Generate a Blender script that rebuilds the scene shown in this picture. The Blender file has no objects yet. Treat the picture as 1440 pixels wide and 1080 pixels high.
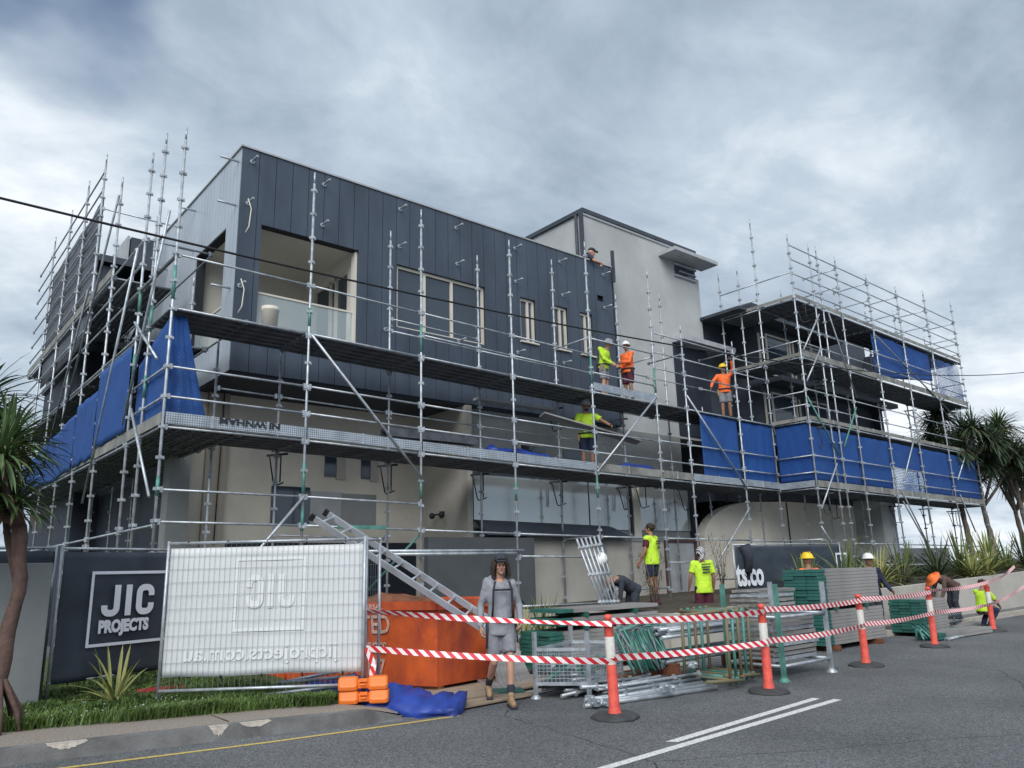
import bpy, math, random
from mathutils import Vector, Matrix, noise
random.seed(7)
R = math.radians
S = bpy.context.scene
COL = S.collection

# ------------------------------------------------------------------ camera
cam_d = bpy.data.cameras.new('camera'); cam = bpy.data.objects.new('camera', cam_d); COL.objects.link(cam)
cam_d.sensor_width = 36.0; cam_d.lens = 27.025; cam_d.clip_start = 0.05; cam_d.clip_end = 5000
_r = (0.76761835, -0.64032167, -0.02739042)
_d = (0.13135413, 0.19900961, -0.97115461)
_f = (0.62730229, 0.74187825, 0.23687232)
cam.matrix_world = Matrix(((_r[0], -_d[0], -_f[0], 0), (_r[1], -_d[1], -_f[1], 0), (_r[2], -_d[2], -_f[2], 1.6), (0, 0, 0, 1)))
S.camera = cam
S.view_settings.view_transform = 'Standard'; S.view_settings.look = 'None'
S.view_settings.exposure = 1.10; S.view_settings.gamma = 1.0
S.render.resolution_x = 1024; S.render.resolution_y = 768

# ------------------------------------------------------------------ world
SUN_EL, SUN_AZ = 42, 222      # azimuth measured from +X counter-clockwise
W = bpy.data.worlds.new('World'); S.world = W; W.use_nodes = True
nt = W.node_tree; nt.nodes.clear()
def N(t, **k):
    n = nt.nodes.new(t)
    for a, b in k.items(): setattr(n, a, b)
    return n
L = lambda a, b: nt.links.new(a, b)
def mth(op, a, b=None, clamp=False):
    n = nt.nodes.new('ShaderNodeMath'); n.operation = op; n.use_clamp = clamp
    for i, v in enumerate((a, b)):
        if v is None: continue
        if isinstance(v, (int, float)): n.inputs[i].default_value = v
        else: nt.links.new(v, n.inputs[i])
    return n.outputs[0]
out = N('ShaderNodeOutputWorld'); bgs = N('ShaderNodeBackground'); bgc = N('ShaderNodeBackground'); mix = N('ShaderNodeMixShader')
sky = N('ShaderNodeTexSky', sky_type='NISHITA', sun_disc=False, sun_elevation=R(SUN_EL), sun_rotation=R(90 - SUN_AZ))
L(sky.outputs[0], bgs.inputs[0]); bgs.inputs[1].default_value = 0.06
tc = N('ShaderNodeTexCoord'); sep = N('ShaderNodeSeparateXYZ'); L(tc.outputs['Generated'], sep.inputs[0])
zz = mth('ADD', mth('MAXIMUM', sep.outputs[2], 0.0), 0.22)
comb = N('ShaderNodeCombineXYZ'); L(mth('DIVIDE', sep.outputs[0], zz), comb.inputs[0]); L(mth('DIVIDE', sep.outputs[1], zz), comb.inputs[1])
n1 = N('ShaderNodeTexNoise'); n1.inputs['Scale'].default_value = 1.25; n1.inputs['Detail'].default_value = 11; n1.inputs['Roughness'].default_value = .60; n1.inputs['Distortion'].default_value = .35
mp = N('ShaderNodeMapping'); mp.inputs['Location'].default_value = (3.1, 1.7, 0); mp.inputs['Rotation'].default_value = (0, 0, R(25)); mp.inputs['Scale'].default_value = (1.0, 1.5, 1)
L(comb.outputs[0], mp.inputs[0]); L(mp.outputs[0], n1.inputs['Vector'])
n3 = N('ShaderNodeTexNoise'); n3.inputs['Scale'].default_value = 5.5; n3.inputs['Detail'].default_value = 8; n3.inputs['Roughness'].default_value = .6; n3.inputs['Distortion'].default_value = .6
L(comb.outputs[0], n3.inputs['Vector'])
val = mth('ADD', n1.outputs['Fac'], mth('MULTIPLY', mth('SUBTRACT', n3.outputs['Fac'], .5), .30))
def blob(d, c0, gain):
    """adds gain to the cloud brightness round direction d"""
    global val
    v = Vector(d).normalized()
    vm = N('ShaderNodeVectorMath', operation='DOT_PRODUCT'); nn = N('ShaderNodeVectorMath', operation='NORMALIZE')
    L(tc.outputs['Generated'], nn.inputs[0]); L(nn.outputs[0], vm.inputs[0]); vm.inputs[1].default_value = v
    mr = N('ShaderNodeMapRange', interpolation_type='SMOOTHSTEP'); L(vm.outputs['Value'], mr.inputs[0])
    mr.inputs[1].default_value = c0; mr.inputs[2].default_value = 1.0; mr.inputs[3].default_value = 0; mr.inputs[4].default_value = gain
    val = mth('ADD', val, mr.outputs[0])
def pdir(px, py):
    a, b, c = px - 720, py - 540, 1081.0
    return tuple(_r[i] * a + _d[i] * b + _f[i] * c for i in range(3))
BLOBS = [((30, 170), .975, .11), ((60, 320), .978, .07), ((640, 20), .97, .13), ((290, 110), .975, -.10), ((600, 200), .94, -.09), ((1180, 60), .965, -.09), ((1290, 290), .99, .12), ((1080, 200), .985, .07),
         ((1420, 560), .97, .24), ((1100, 250), .96, .05), ((1260, 420), .985, -.06), ((1240, 120), .97, -.02)]
for p, c0, g in BLOBS: blob(pdir(*p), c0, g)
cr = N('ShaderNodeValToRGB'); L(val, cr.inputs[0])
el = cr.color_ramp.elements; el[0].position = .26; el[0].color = (.225, .285, .365, 1); el[1].position = .82; el[1].color = (.80, .845, .89, 1)
e = cr.color_ramp.elements.new(.42); e.color = (.33, .405, .495, 1)
e = cr.color_ramp.elements.new(.58); e.color = (.455, .535, .62, 1)
L(cr.outputs[0], bgc.inputs[0]); bgc.inputs[1].default_value = 0.575
mk_ = N('ShaderNodeTexNoise'); mk_.inputs['Scale'].default_value = 1.3; mk_.inputs['Detail'].default_value = 5
L(comb.outputs[0], mk_.inputs['Vector'])
_val = val; val = mk_.outputs['Fac']; blob(pdir(90, 30), .988, -.34)
mr = N('ShaderNodeMapRange', interpolation_type='SMOOTHSTEP'); L(val, mr.inputs[0]); mr.inputs[1].default_value = .16; mr.inputs[2].default_value = .36
L(mr.outputs[0], mix.inputs[0]); L(bgs.outputs[0], mix.inputs[1]); L(bgc.outputs[0], mix.inputs[2]); L(mix.outputs[0], out.inputs[0])

sd = bpy.data.lights.new('sun', 'SUN'); sd.energy = 1.5; sd.angle = R(50); sd.color = (1, .98, .95)
sun = bpy.data.objects.new('sun', sd); COL.objects.link(sun)
sv = Vector((math.cos(R(SUN_AZ)) * math.cos(R(SUN_EL)), math.sin(R(SUN_AZ)) * math.cos(R(SUN_EL)), math.sin(R(SUN_EL))))
sun.rotation_euler = sv.to_track_quat('Z', 'Y').to_euler(); sun.location = (0, 0, 40)

# ------------------------------------------------------------------ materials
def mat(name, col, rough=.6, metal=0.0, var=.15, vscale=3.0, bump=0.0, bscale=40.0, col2=None, spec=.5, stretch=None, detail=5, alpha=None):
    m = bpy.data.materials.new(name); m.use_nodes = True; t = m.node_tree; b = t.nodes['Principled BSDF']
    b.inputs['Roughness'].default_value = rough; b.inputs['Metallic'].default_value = metal
    b.inputs['Specular IOR Level'].default_value = spec
    tcn = t.nodes.new('ShaderNodeTexCoord'); src = tcn.outputs['Object']
    if stretch:
        mpn = t.nodes.new('ShaderNodeMapping'); mpn.inputs['Scale'].default_value = stretch; t.links.new(src, mpn.inputs[0]); src = mpn.outputs[0]
    nz = t.nodes.new('ShaderNodeTexNoise'); nz.inputs['Scale'].default_value = vscale; nz.inputs['Detail'].default_value = detail; nz.inputs['Roughness'].default_value = .62
    t.links.new(src, nz.inputs['Vector'])
    rp = t.nodes.new('ShaderNodeValToRGB'); t.links.new(nz.outputs['Fac'], rp.inputs[0])
    c2 = col2 or tuple(max(0, c * (1 - var)) for c in col); c1 = col if col2 else tuple(min(1, c * (1 + var)) for c in col)
    rp.color_ramp.elements[0].position = .35; rp.color_ramp.elements[0].color = (*c2, 1)
    rp.color_ramp.elements[1].position = .65; rp.color_ramp.elements[1].color = (*c1, 1)
    t.links.new(rp.outputs[0], b.inputs['Base Color'])
    mrn = t.nodes.new('ShaderNodeMapRange'); t.links.new(nz.outputs['Fac'], mrn.inputs[0])
    mrn.inputs[3].default_value = max(0, rough - .1); mrn.inputs[4].default_value = min(1, rough + .1); t.links.new(mrn.outputs[0], b.inputs['Roughness'])
    if bump:
        n2 = t.nodes.new('ShaderNodeTexNoise'); n2.inputs['Scale'].default_value = bscale; n2.inputs['Detail'].default_value = 4; t.links.new(src, n2.inputs['Vector'])
        bp = t.nodes.new('ShaderNodeBump'); bp.inputs['Strength'].default_value = bump; bp.inputs['Distance'].default_value = .02
        t.links.new(n2.outputs['Fac'], bp.inputs['Height']); t.links.new(bp.outputs[0], b.inputs['Normal'])
    if alpha is not None: b.inputs['Alpha'].default_value = alpha
    m['_rp'] = 0
    return m
def net_mat(name, col, sx, sz, hole=.45, dense=.25, patchy=0.0, col2=None, thread=None):
    """woven shade cloth: alpha grid of small holes, fold-to-fold density variation"""
    m = mat(name, col, .75, 0, .25, 1.2, .3, 6, col2=col2); t = m.node_tree; b = t.nodes['Principled BSDF']
    tcn = t.nodes.new('ShaderNodeTexCoord'); br = t.nodes.new('ShaderNodeTexBrick')
    mpn = t.nodes.new('ShaderNodeMapping'); mpn.inputs['Rotation'].default_value = (R(90), 0, 0)
    sm = t.nodes.new('ShaderNodeSeparateXYZ'); cm = t.nodes.new('ShaderNodeCombineXYZ'); t.links.new(tcn.outputs['Object'], sm.inputs[0])
    ad = t.nodes.new('ShaderNodeMath'); ad.operation = 'ADD'; t.links.new(sm.outputs[0], ad.inputs[0]); t.links.new(sm.outputs[1], ad.inputs[1])
    t.links.new(ad.outputs[0], cm.inputs[0]); t.links.new(sm.outputs[2], cm.inputs[1]); t.links.new(cm.outputs[0], br.inputs['Vector'])
    br.inputs['Scale'].default_value = 1.0; br.inputs['Brick Width'].default_value = sx; br.inputs['Row Height'].default_value = sz
    br.inputs['Mortar Size'].default_value = min(sx, sz) * dense; br.inputs['Mortar Smooth'].default_value = .2
    br.inputs['Color1'].default_value = (1 - hole,) * 3 + (1,); br.inputs['Color2'].default_value = (1 - hole * .7,) * 3 + (1,); br.inputs['Mortar'].default_value = (1, 1, 1, 1)
    src = br.outputs['Color']
    if patchy:
        nz = t.nodes.new('ShaderNodeTexNoise'); nz.inputs['Scale'].default_value = .5; nz.inputs['Detail'].default_value = 3; t.links.new(tcn.outputs['Object'], nz.inputs['Vector'])
        mr = t.nodes.new('ShaderNodeMapRange'); t.links.new(nz.outputs['Fac'], mr.inputs[0]); mr.inputs[1].default_value = .35; mr.inputs[2].default_value = .6; mr.inputs[3].default_value = patchy; mr.inputs[4].default_value = 0
        mm = t.nodes.new('ShaderNodeMath'); mm.operation = 'SUBTRACT'; mm.use_clamp = True
        t.links.new(src, mm.inputs[0]); t.links.new(mr.outputs[0], mm.inputs[1]); src = mm.outputs[0]
    t.links.new(src, b.inputs['Alpha'])
    if thread:
        mx = t.nodes.new('ShaderNodeMix'); mx.data_type = 'RGBA'; t.links.new(br.outputs['Fac'], mx.inputs[0])
        t.links.new(b.inputs['Base Color'].links[0].from_socket, mx.inputs[6]); mx.inputs[7].default_value = (*thread, 1); t.links.new(mx.outputs[2], b.inputs['Base Color'])
    return m
def stripe_mat(name, c1, c2, per=.11, slant=1.0):
    m = mat(name, c1, .45, 0, .05); t = m.node_tree; b = t.nodes['Principled BSDF']
    uv = t.nodes.new('ShaderNodeUVMap'); sp = t.nodes.new('ShaderNodeSeparateXYZ'); t.links.new(uv.outputs[0], sp.inputs[0])
    a = t.nodes.new('ShaderNodeMath'); a.operation = 'MULTIPLY_ADD'; t.links.new(sp.outputs[1], a.inputs[0]); a.inputs[1].default_value = slant; t.links.new(sp.outputs[0], a.inputs[2])
    d = t.nodes.new('ShaderNodeMath'); d.operation = 'DIVIDE'; t.links.new(a.outputs[0], d.inputs[0]); d.inputs[1].default_value = per
    f = t.nodes.new('ShaderNodeMath'); f.operation = 'FRACT'; t.links.new(d.outputs[0], f.inputs[0])
    g = t.nodes.new('ShaderNodeMath'); g.operation = 'GREATER_THAN'; t.links.new(f.outputs[0], g.inputs[0]); g.inputs[1].default_value = .5
    mx = t.nodes.new('ShaderNodeMix'); mx.data_type = 'RGBA'; t.links.new(g.outputs[0], mx.inputs[0]); mx.inputs[6].default_value = (*c1, 1); mx.inputs[7].default_value = (*c2, 1)
    t.links.new(mx.outputs[2], b.inputs['Base Color']); return m
def perf_mat(name):
    """galvanised toe board with punched holes"""
    m = mat(name, (.42, .47, .52), .45, .35, .2, 3); t = m.node_tree; b = t.nodes['Principled BSDF']
    tcn = t.nodes.new('ShaderNodeTexCoord'); sm = t.nodes.new('ShaderNodeSeparateXYZ'); t.links.new(tcn.outputs['Object'], sm.inputs[0])
    def M(op, a, bb=None):
        n = t.nodes.new('ShaderNodeMath'); n.operation = op
        for i, v in enumerate((a, bb)):
            if v is None: continue
            if isinstance(v, (int, float)): n.inputs[i].default_value = v
            else: t.links.new(v, n.inputs[i])
        return n.outputs[0]
    sx = M('ADD', sm.outputs[0], sm.outputs[1])
    p = M('MULTIPLY', M('SINE', M('MULTIPLY', M('ADD', sx, sm.outputs[2]), 82)), M('SINE', M('MULTIPLY', M('SUBTRACT', sx, sm.outputs[2]), 82)))
    g = M('GREATER_THAN', p, .42)
    mx = t.nodes.new('ShaderNodeMix'); mx.data_type = 'RGBA'; t.links.new(g, mx.inputs[0])
    old = b.inputs['Base Color'].links[0].from_socket; t.links.new(old, mx.inputs[6]); mx.inputs[7].default_value = (.05, .06, .08, 1)
    t.links.new(mx.outputs[2], b.inputs['Base Color']); return m

def asphalt_mat():
    """stony bitumen: light chips in a dark binder, broad worn bands and a few crack lines"""
    m = mat('asphalt', (.155, .163, .172), .85, 0, .3, .38, .9, 110, spec=.3, col2=(.105, .112, .12), detail=9); t = m.node_tree; b = t.nodes['Principled BSDF']
    base = b.inputs['Base Color'].links[0].from_socket; tcn = t.nodes.new('ShaderNodeTexCoord')
    vo = t.nodes.new('ShaderNodeTexVoronoi'); vo.inputs['Scale'].default_value = 75; t.links.new(tcn.outputs['Object'], vo.inputs['Vector'])
    rp = t.nodes.new('ShaderNodeValToRGB'); t.links.new(vo.outputs['Color'], rp.inputs[0]); e = rp.color_ramp.elements; e[0].position = .15; e[0].color = (.45, .45, .46, 1); e[1].position = .95; e[1].color = (1.9, 1.88, 1.82, 1)
    mx = t.nodes.new('ShaderNodeMix'); mx.data_type = 'RGBA'; mx.blend_type = 'MULTIPLY'; mx.inputs[0].default_value = .85; t.links.new(base, mx.inputs[6]); t.links.new(rp.outputs[0], mx.inputs[7])
    v2 = t.nodes.new('ShaderNodeTexVoronoi'); v2.feature = 'DISTANCE_TO_EDGE'; v2.inputs['Scale'].default_value = .23
    nz = t.nodes.new('ShaderNodeTexNoise'); nz.inputs['Scale'].default_value = 1.6; nz.inputs['Detail'].default_value = 6; t.links.new(tcn.outputs['Object'], nz.inputs['Vector'])
    va = t.nodes.new('ShaderNodeMix'); va.data_type = 'RGBA'; va.inputs[0].default_value = .22; t.links.new(tcn.outputs['Object'], va.inputs[6]); t.links.new(nz.outputs['Color'], va.inputs[7]); t.links.new(va.outputs[2], v2.inputs['Vector'])
    lt = t.nodes.new('ShaderNodeMath'); lt.operation = 'LESS_THAN'; t.links.new(v2.outputs['Distance'], lt.inputs[0]); lt.inputs[1].default_value = .0012
    m2 = t.nodes.new('ShaderNodeMix'); m2.data_type = 'RGBA'; t.links.new(lt.outputs[0], m2.inputs[0]); t.links.new(mx.outputs[2], m2.inputs[6]); m2.inputs[7].default_value = (.05, .05, .052, 1)
    t.links.new(m2.outputs[2], b.inputs['Base Color']); return m
M = {}
M['asphalt'] = asphalt_mat()
M['path'] = mat('aggregate', (.34, .29, .24), .9, 0, 0, 55, .5, 120, col2=(.17, .15, .135), detail=3)
M['kerb'] = mat('kerb_concrete', (.13, .13, .13), .9, 0, .35, 2.5, .4, 60)
M['chip'] = mat('broken_concrete', (.42, .38, .33), .95, 0, .2, 14, .5, 50)
M['yellow'] = mat('yellow_paint', (.66, .48, .10), .7, 0, .2, 30, col2=(.34, .27, .12))
M['white_paint'] = mat('white_road_paint', (.80, .80, .78), .7, 0, .18, 38, .3, 80, col2=(.42, .42, .42))
M['soil'] = mat('soil', (.06, .05, .035), .95, 0, .4, 6, .6, 30)
M['turf'] = mat('turf', (.05, .075, .022), .95, 0, .4, 4, .6, 40)
M['drive'] = mat('driveway', (.33, .31, .28), .9, 0, .2, 3, .3, 60)
M['clad'] = mat('charcoal_cladding', (.058, .075, .104), .38, .15, .22, 1.4, .05, 3, stretch=(1, 1, .25))
M['cladback'] = mat('cladding_joint', (.012, .015, .022), .8)
M['clad_light'] = mat('seam_sky_sheen', (.52, .57, .63), .36, .35, .12, .8, .05, 3, stretch=(1, 1, .2))  # pale seam metal; the sky's sheen on this side is put into its colour
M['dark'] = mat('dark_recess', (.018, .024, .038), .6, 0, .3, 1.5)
M['darkwall'] = mat('charcoal_wall', (.045, .055, .072), .6, 0, .25, .8)
M['beige'] = mat('beige_render', (.66, .62, .54), .9, 0, .10, .7, .12, 30)
M['beige2'] = mat('taupe_render', (.43, .41, .37), .9, 0, .12, .8, .12, 30)
M['grey'] = mat('grey_render', (.42, .435, .435), .9, 0, .13, .5, .1, 30)
M['greylow'] = mat('grey_lower_wall', (.25, .265, .265), .85, 0, .15, .7, .1, 30)
M['int'] = mat('interior_plaster', (.62, .60, .54), .9, 0, .04, .6)
M['frame'] = mat('window_frame', (.62, .58, .50), .5, 0, .06)
M['glass'] = mat('window_glass', (.035, .05, .07), .06, 0, .2, .5, spec=.9)
M['mirror'] = mat('reflective_glass', (.46, .49, .49), .14, .45, .15, .35, spec=.9)
M['roofedge'] = mat('roof_edge', (.06, .07, .085), .5, .3, .15)
M['fascia'] = mat('pale_fascia', (.38, .40, .42), .7, 0, .1)
M['galv'] = mat('galvanised_tube', (.42, .455, .49), .42, .45, .28, 5, .05, 60)
M['galvdark'] = mat('dull_steel', (.20, .225, .25), .5, .4, .3, 5)
M['tubegreen'] = mat('green_paint_tube', (.09, .25, .21), .55, .1, .3, 6)
M['deck'] = mat('deck_steel', (.17, .18, .20), .55, .45, .35, 4)
M['hook'] = mat('black_bracket', (.03, .035, .045), .6, .2, .3)
M['toe'] = perf_mat('perforated_toe_board')
M['toe2'] = mat('worn_toe_board', (.24, .24, .22), .7, .2, .35, 2.2)
M['timber'] = mat('weathered_board', (.30, .235, .17), .85, 0, .25, 2.5, .3, 25, stretch=(1, 8, 8))
M['net'] = net_mat('blue_net', (.008, .06, .27), .055, .034, .26, .2, thread=(.016, .085, .29))
M['netfar'] = net_mat('blue_shade_cloth', (.006, .05, .23), .14, .05, .12, .2, thread=(.012, .065, .25), col2=(.008, .075, .28))
M['netthin'] = net_mat('blue_net_torn', (.02, .10, .36), .12, .055, .8, .25, .55, thread=(.05, .12, .30))
M['tarp'] = mat('blue_tarp', (.015, .045, .27), .5, 0, .3, 3, .5, 9)
M['mesh'] = net_mat('grey_mesh', (.10, .11, .13), .25, .012, .3, .4)
M['banner'] = mat('black_banner', (.032, .045, .062), .65, 0, .25, 1.2, .35, 4)
M['whiteban'] = mat('white_banner_back', (.60, .63, .645), .6, 0, .05, 1.5, .4, 3.5)
M['ghost'] = mat('faint_print', (.68, .71, .725), .6, 0, .04, 3)
M['printwhite'] = mat('white_print', (.68, .72, .78), .6, 0, .05)
M['orange'] = mat('skip_orange', (.74, .13, .022), .6, 0, .25, 2.4, .8, 5, col2=(.36, .06, .03), stretch=(1, 1, .55), detail=10)
M['rust'] = mat('rust', (.16, .06, .03), .85, 0, .4, 6)
M['block'] = mat('orange_plastic', (.85, .20, .03), .45, 0, .06, 5)
M['boll'] = mat('bollard_orange', (.86, .125, .09), .6, 0, .10, 9, .2, 20, col2=(.62, .085, .06))
M['bollw'] = mat('reflective_band', (.62, .60, .55), .5, 0, .12, 14)
M['rubber'] = mat('black_rubber', (.045, .047, .05), .7, 0, .3, 6)
M['tape'] = stripe_mat('barrier_tape', (.62, .02, .04), (.80, .76, .74), .14, 1.3)
M['wire'] = mat('black_cable', (.01, .01, .012), .5)
M['finewire'] = mat('fine_wire', (.30, .32, .34), .5, .4, .1)
M['alu'] = mat('ladder_aluminium', (.60, .64, .68), .35, .6, .12, 4)
M['black'] = mat('black_plastic', (.015, .015, .018), .5)
M['bark'] = mat('palm_bark', (.19, .155, .13), .95, 0, .35, 3, .8, 14, stretch=(1, 1, 4))
M['barkred'] = mat('red_brown_bark', (.095, .058, .048), .95, 0, .35, 4, .8, 16)
M['leaf'] = mat('palm_leaf', (.075, .125, .045), .5, 0, .4, 1.2)
M['leafdark'] = mat('dark_palm_leaf', (.045, .08, .04), .55, 0, .4, 1.0)
M['leafdry'] = mat('dry_leaf', (.20, .15, .08), .8, 0, .3, 2)
M['flax'] = mat('flax_leaf', (.12, .165, .05), .5, 0, .35, 1.6)
M['flaxy'] = mat('yellow_flax_leaf', (.34, .33, .11), .5, 0, .3, 2.5, col2=(.15, .19, .06))
M['grass'] = mat('grass_blades', (.13, .21, .045), .6, 0, .45, 2.2, col2=(.06, .105, .025))
M['shrub'] = mat('shrub_leaf', (.035, .055, .022), .6, 0, .4, 3)
M['skin'] = mat('skin', (.48, .27, .19), .55, 0, .08, 6)
M['skin2'] = mat('tanned_skin', (.30, .155, .10), .55, 0, .1, 6)
M['lime'] = mat('lime_hi_vis', (.50, .76, .04), .75, 0, .14, 5, .3, 14)
M['oran'] = mat('orange_hi_vis', (.86, .16, .035), .75, 0, .14, 5, .3, 14)
M['navyc'] = mat('navy_cloth', (.012, .018, .05), .85, 0, .3, 6, .4, 18)
M['maroon'] = mat('maroon_cloth', (.075, .012, .028), .85, 0, .25, 6, .3, 18)
M['greyc'] = mat('grey_marl_cloth', (.25, .26, .29), .9, 0, .14, 9, .5, 22)
M['greyshort'] = mat('grey_shorts_cloth', (.22, .22, .25), .9, 0, .2, 7, .5, 22)
M['charc'] = mat('charcoal_cloth', (.03, .035, .05), .9, 0, .25, 6, .3, 18)
M['hair'] = mat('brown_hair', (.035, .02, .014), .7, 0, .3, 20, .6, 60)
M['boot'] = mat('tan_leather', (.32, .21, .12), .75, 0, .2, 12)
M['hatw'] = mat('white_helmet', (.74, .74, .72), .4, 0, .04)
M['haty'] = mat('yellow_helmet', (.80, .54, .02), .4, 0, .06)
M['hato'] = mat('orange_hat', (.78, .16, .03), .6, 0, .06)
M['strap'] = mat('black_webbing', (.02, .022, .03), .7)
M['zebra'] = stripe_mat('zebra_headscarf', (.02, .02, .03), (.62, .62, .64), .05, .6)
M['eye'] = mat('eye', (.02, .015, .01), .3)
M['lip'] = mat('lip', (.30, .10, .085), .6)
M['teal'] = mat('teal_paint', (.03, .15, .125), .6, 0, .28, 3, .2, 14, col2=(.02, .075, .065))
M['rubble'] = mat('pink_plastic', (.5, .03, .05), .6)
M['sea'] = mat('sea', (.12, .17, .22), .3)

# ------------------------------------------------------------------ mesh helpers
WLOC = {}
class MB:
    def __init__(s): s.v = []; s.f = []; s.uv = {}; s.sm = set()
    def quad(s, a, b, c, d):
        i = len(s.v); s.v += [a, b, c, d]; s.f.append((i, i + 1, i + 2, i + 3)); return s
    def tri(s, a, b, c):
        i = len(s.v); s.v += [a, b, c]; s.f.append((i, i + 1, i + 2)); return s
    def box(s, x0, x1, y0, y1, z0, z1):
        i = len(s.v)
        s.v += [(x0, y0, z0), (x1, y0, z0), (x1, y1, z0), (x0, y1, z0), (x0, y0, z1), (x1, y0, z1), (x1, y1, z1), (x0, y1, z1)]
        s.f += [(i, i + 3, i + 2, i + 1), (i + 4, i + 5, i + 6, i + 7), (i, i + 1, i + 5, i + 4), (i + 1, i + 2, i + 6, i + 5), (i + 2, i + 3, i + 7, i + 6), (i + 3, i, i + 4, i + 7)]
        return s
    def obox(s, p, q, w, h, up=(0, 0, 1)):
        """box along p-q, width w, height h"""
        p = Vector(p); q = Vector(q); d = (q - p).normalized(); u = Vector(up); a = d.cross(u)
        if a.length < 1e-4: a = d.cross(Vector((1, 0, 0)))
        a.normalize(); b = a.cross(d).normalized(); i = len(s.v)
        for c in (p, q):
            for sa, sb in ((-1, -1), (1, -1), (1, 1), (-1, 1)): s.v.append(tuple(c + a * sa * w / 2 + b * sb * h / 2))
        s.f += [(i, i + 1, i + 2, i + 3), (i + 7, i + 6, i + 5, i + 4)] + [(i + k, i + 4 + k, i + 4 + (k + 1) % 4, i + (k + 1) % 4) for k in range(4)]
        return s
    def tube(s, p, q, r, n=8, r2=None, cap=True):
        return s.path([p, q], [r, r if r2 is None else r2], n, cap)
    def path(s, pts, rad, n=8, cap=True):
        pts = [Vector(p) for p in pts]; m = len(pts)
        if not hasattr(rad, '__len__'): rad = [rad] * m
        base = len(s.v); ref = None
        for k in range(m):
            d = (pts[min(k + 1, m - 1)] - pts[max(k - 1, 0)]).normalized()
            if ref is None:
                ref = d.cross(Vector((0, 0, 1)))
                if ref.length < 1e-3: ref = d.cross(Vector((1, 0, 0)))
            a = (ref - d * ref.dot(d)).normalized(); b = d.cross(a); ref = a
            for j in range(n):
                t = 2 * math.pi * j / n; s.v.append(tuple(pts[k] + (a * math.cos(t) + b * math.sin(t)) * rad[k]))
        for k in range(m - 1):
            for j in range(n):
                s.sm.add(len(s.f)); s.f.append((base + k * n + j, base + k * n + (j + 1) % n, base + (k + 1) * n + (j + 1) % n, base + (k + 1) * n + j))
        if cap:
            s.f.append(tuple(base + j for j in reversed(range(n)))); s.f.append(tuple(base + (m - 1) * n + j for j in range(n)))
        return s
    def lathe(s, prof, c=(0, 0, 0), n=20, sx=1, sy=1):
        base = len(s.v); m = len(prof)
        for r, z in prof:
            for j in range(n):
                t = 2 * math.pi * j / n; s.v.append((c[0] + r * sx * math.cos(t), c[1] + r * sy * math.sin(t), c[2] + z))
        for k in range(m - 1):
            for j in range(n):
                s.sm.add(len(s.f)); s.f.append((base + k * n + j, base + k * n + (j + 1) % n, base + (k + 1) * n + (j + 1) % n, base + (k + 1) * n + j))
        return s
    def ball(s, c, r, n=12, m=8, sc=(1, 1, 1), rot=None):
        base = len(s.v); c = Vector(c)
        for k in range(m + 1):
            ph = math.pi * k / m
            for j in range(n):
                t = 2 * math.pi * j / n; v = Vector((r * sc[0] * math.sin(ph) * math.cos(t), r * sc[1] * math.sin(ph) * math.sin(t), r * sc[2] * math.cos(ph)))
                if rot: v = rot @ v
                s.v.append(tuple(c + v))
        for k in range(m):
            for j in range(n):
                s.sm.add(len(s.f)); s.f.append((base + k * n + j, base + (k + 1) * n + j, base + (k + 1) * n + (j + 1) % n, base + k * n + (j + 1) % n))
        return s
    def add(s, o, mtx=None):
        i = len(s.v); k = len(s.f)
        s.v += [tuple(mtx @ Vector(v)) for v in o.v] if mtx else o.v
        s.f += [tuple(a + i for a in f) for f in o.f]; s.sm |= {a + k for a in o.sm}; return s
    def mesh(s, name, m, off=(0, 0, 0)):
        me = bpy.data.meshes.new(name)
        me.from_pydata([(v[0] - off[0], v[1] - off[1], v[2] - off[2]) for v in s.v], [], s.f)
        if s.sm:
            fl = [False] * len(s.f)
            for a in s.sm: fl[a] = True
            me.polygons.foreach_set('use_smooth', fl)
        if s.uv:
            l = me.uv_layers.new(name='UVMap')
            for p in me.polygons:
                if p.index in s.uv:
                    for li, uv in zip(p.loop_indices, s.uv[p.index]): l.data[li].uv = uv
        me.materials.append(m); me.update(); return me
    def build(s, name, m, parent=None, bevel=0):
        off = (0, 0, 0) if parent is None else WLOC.get(parent, (0, 0, 0))
        o = bpy.data.objects.new(name, s.mesh(name, m, off)); COL.objects.link(o)
        if parent is not None: o.parent = parent; WLOC[o] = off
        if bevel:
            bm = o.modifiers.new('bevel', 'BEVEL'); bm.width = bevel; bm.segments = 2; bm.limit_method = 'ANGLE'
        return o
def place(name, me, parent=None, loc=(0, 0, 0), rot=(0, 0, 0)):
    """link an object that shares mesh data, at a world location"""
    o = bpy.data.objects.new(name, me); COL.objects.link(o)
    if parent is not None:
        w = WLOC.get(parent, (0, 0, 0)); o.parent = parent; o.location = (loc[0] - w[0], loc[1] - w[1], loc[2] - w[2])
    else: o.location = loc
    o.rotation_euler = rot; return o
def empty(name, loc, label, cat, group=None):
    o = bpy.data.objects.new(name, None); COL.objects.link(o); o.location = loc; WLOC[o] = tuple(loc); o.empty_display_size = .2
    return tag(o, label, cat, group)
def tag(o, label, cat, group=None, kind=None):
    o['label'] = label; o['category'] = cat
    if group: o['group'] = group
    if kind: o['kind'] = kind
    return o
def struct(o): o['kind'] = 'structure'; return o
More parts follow.
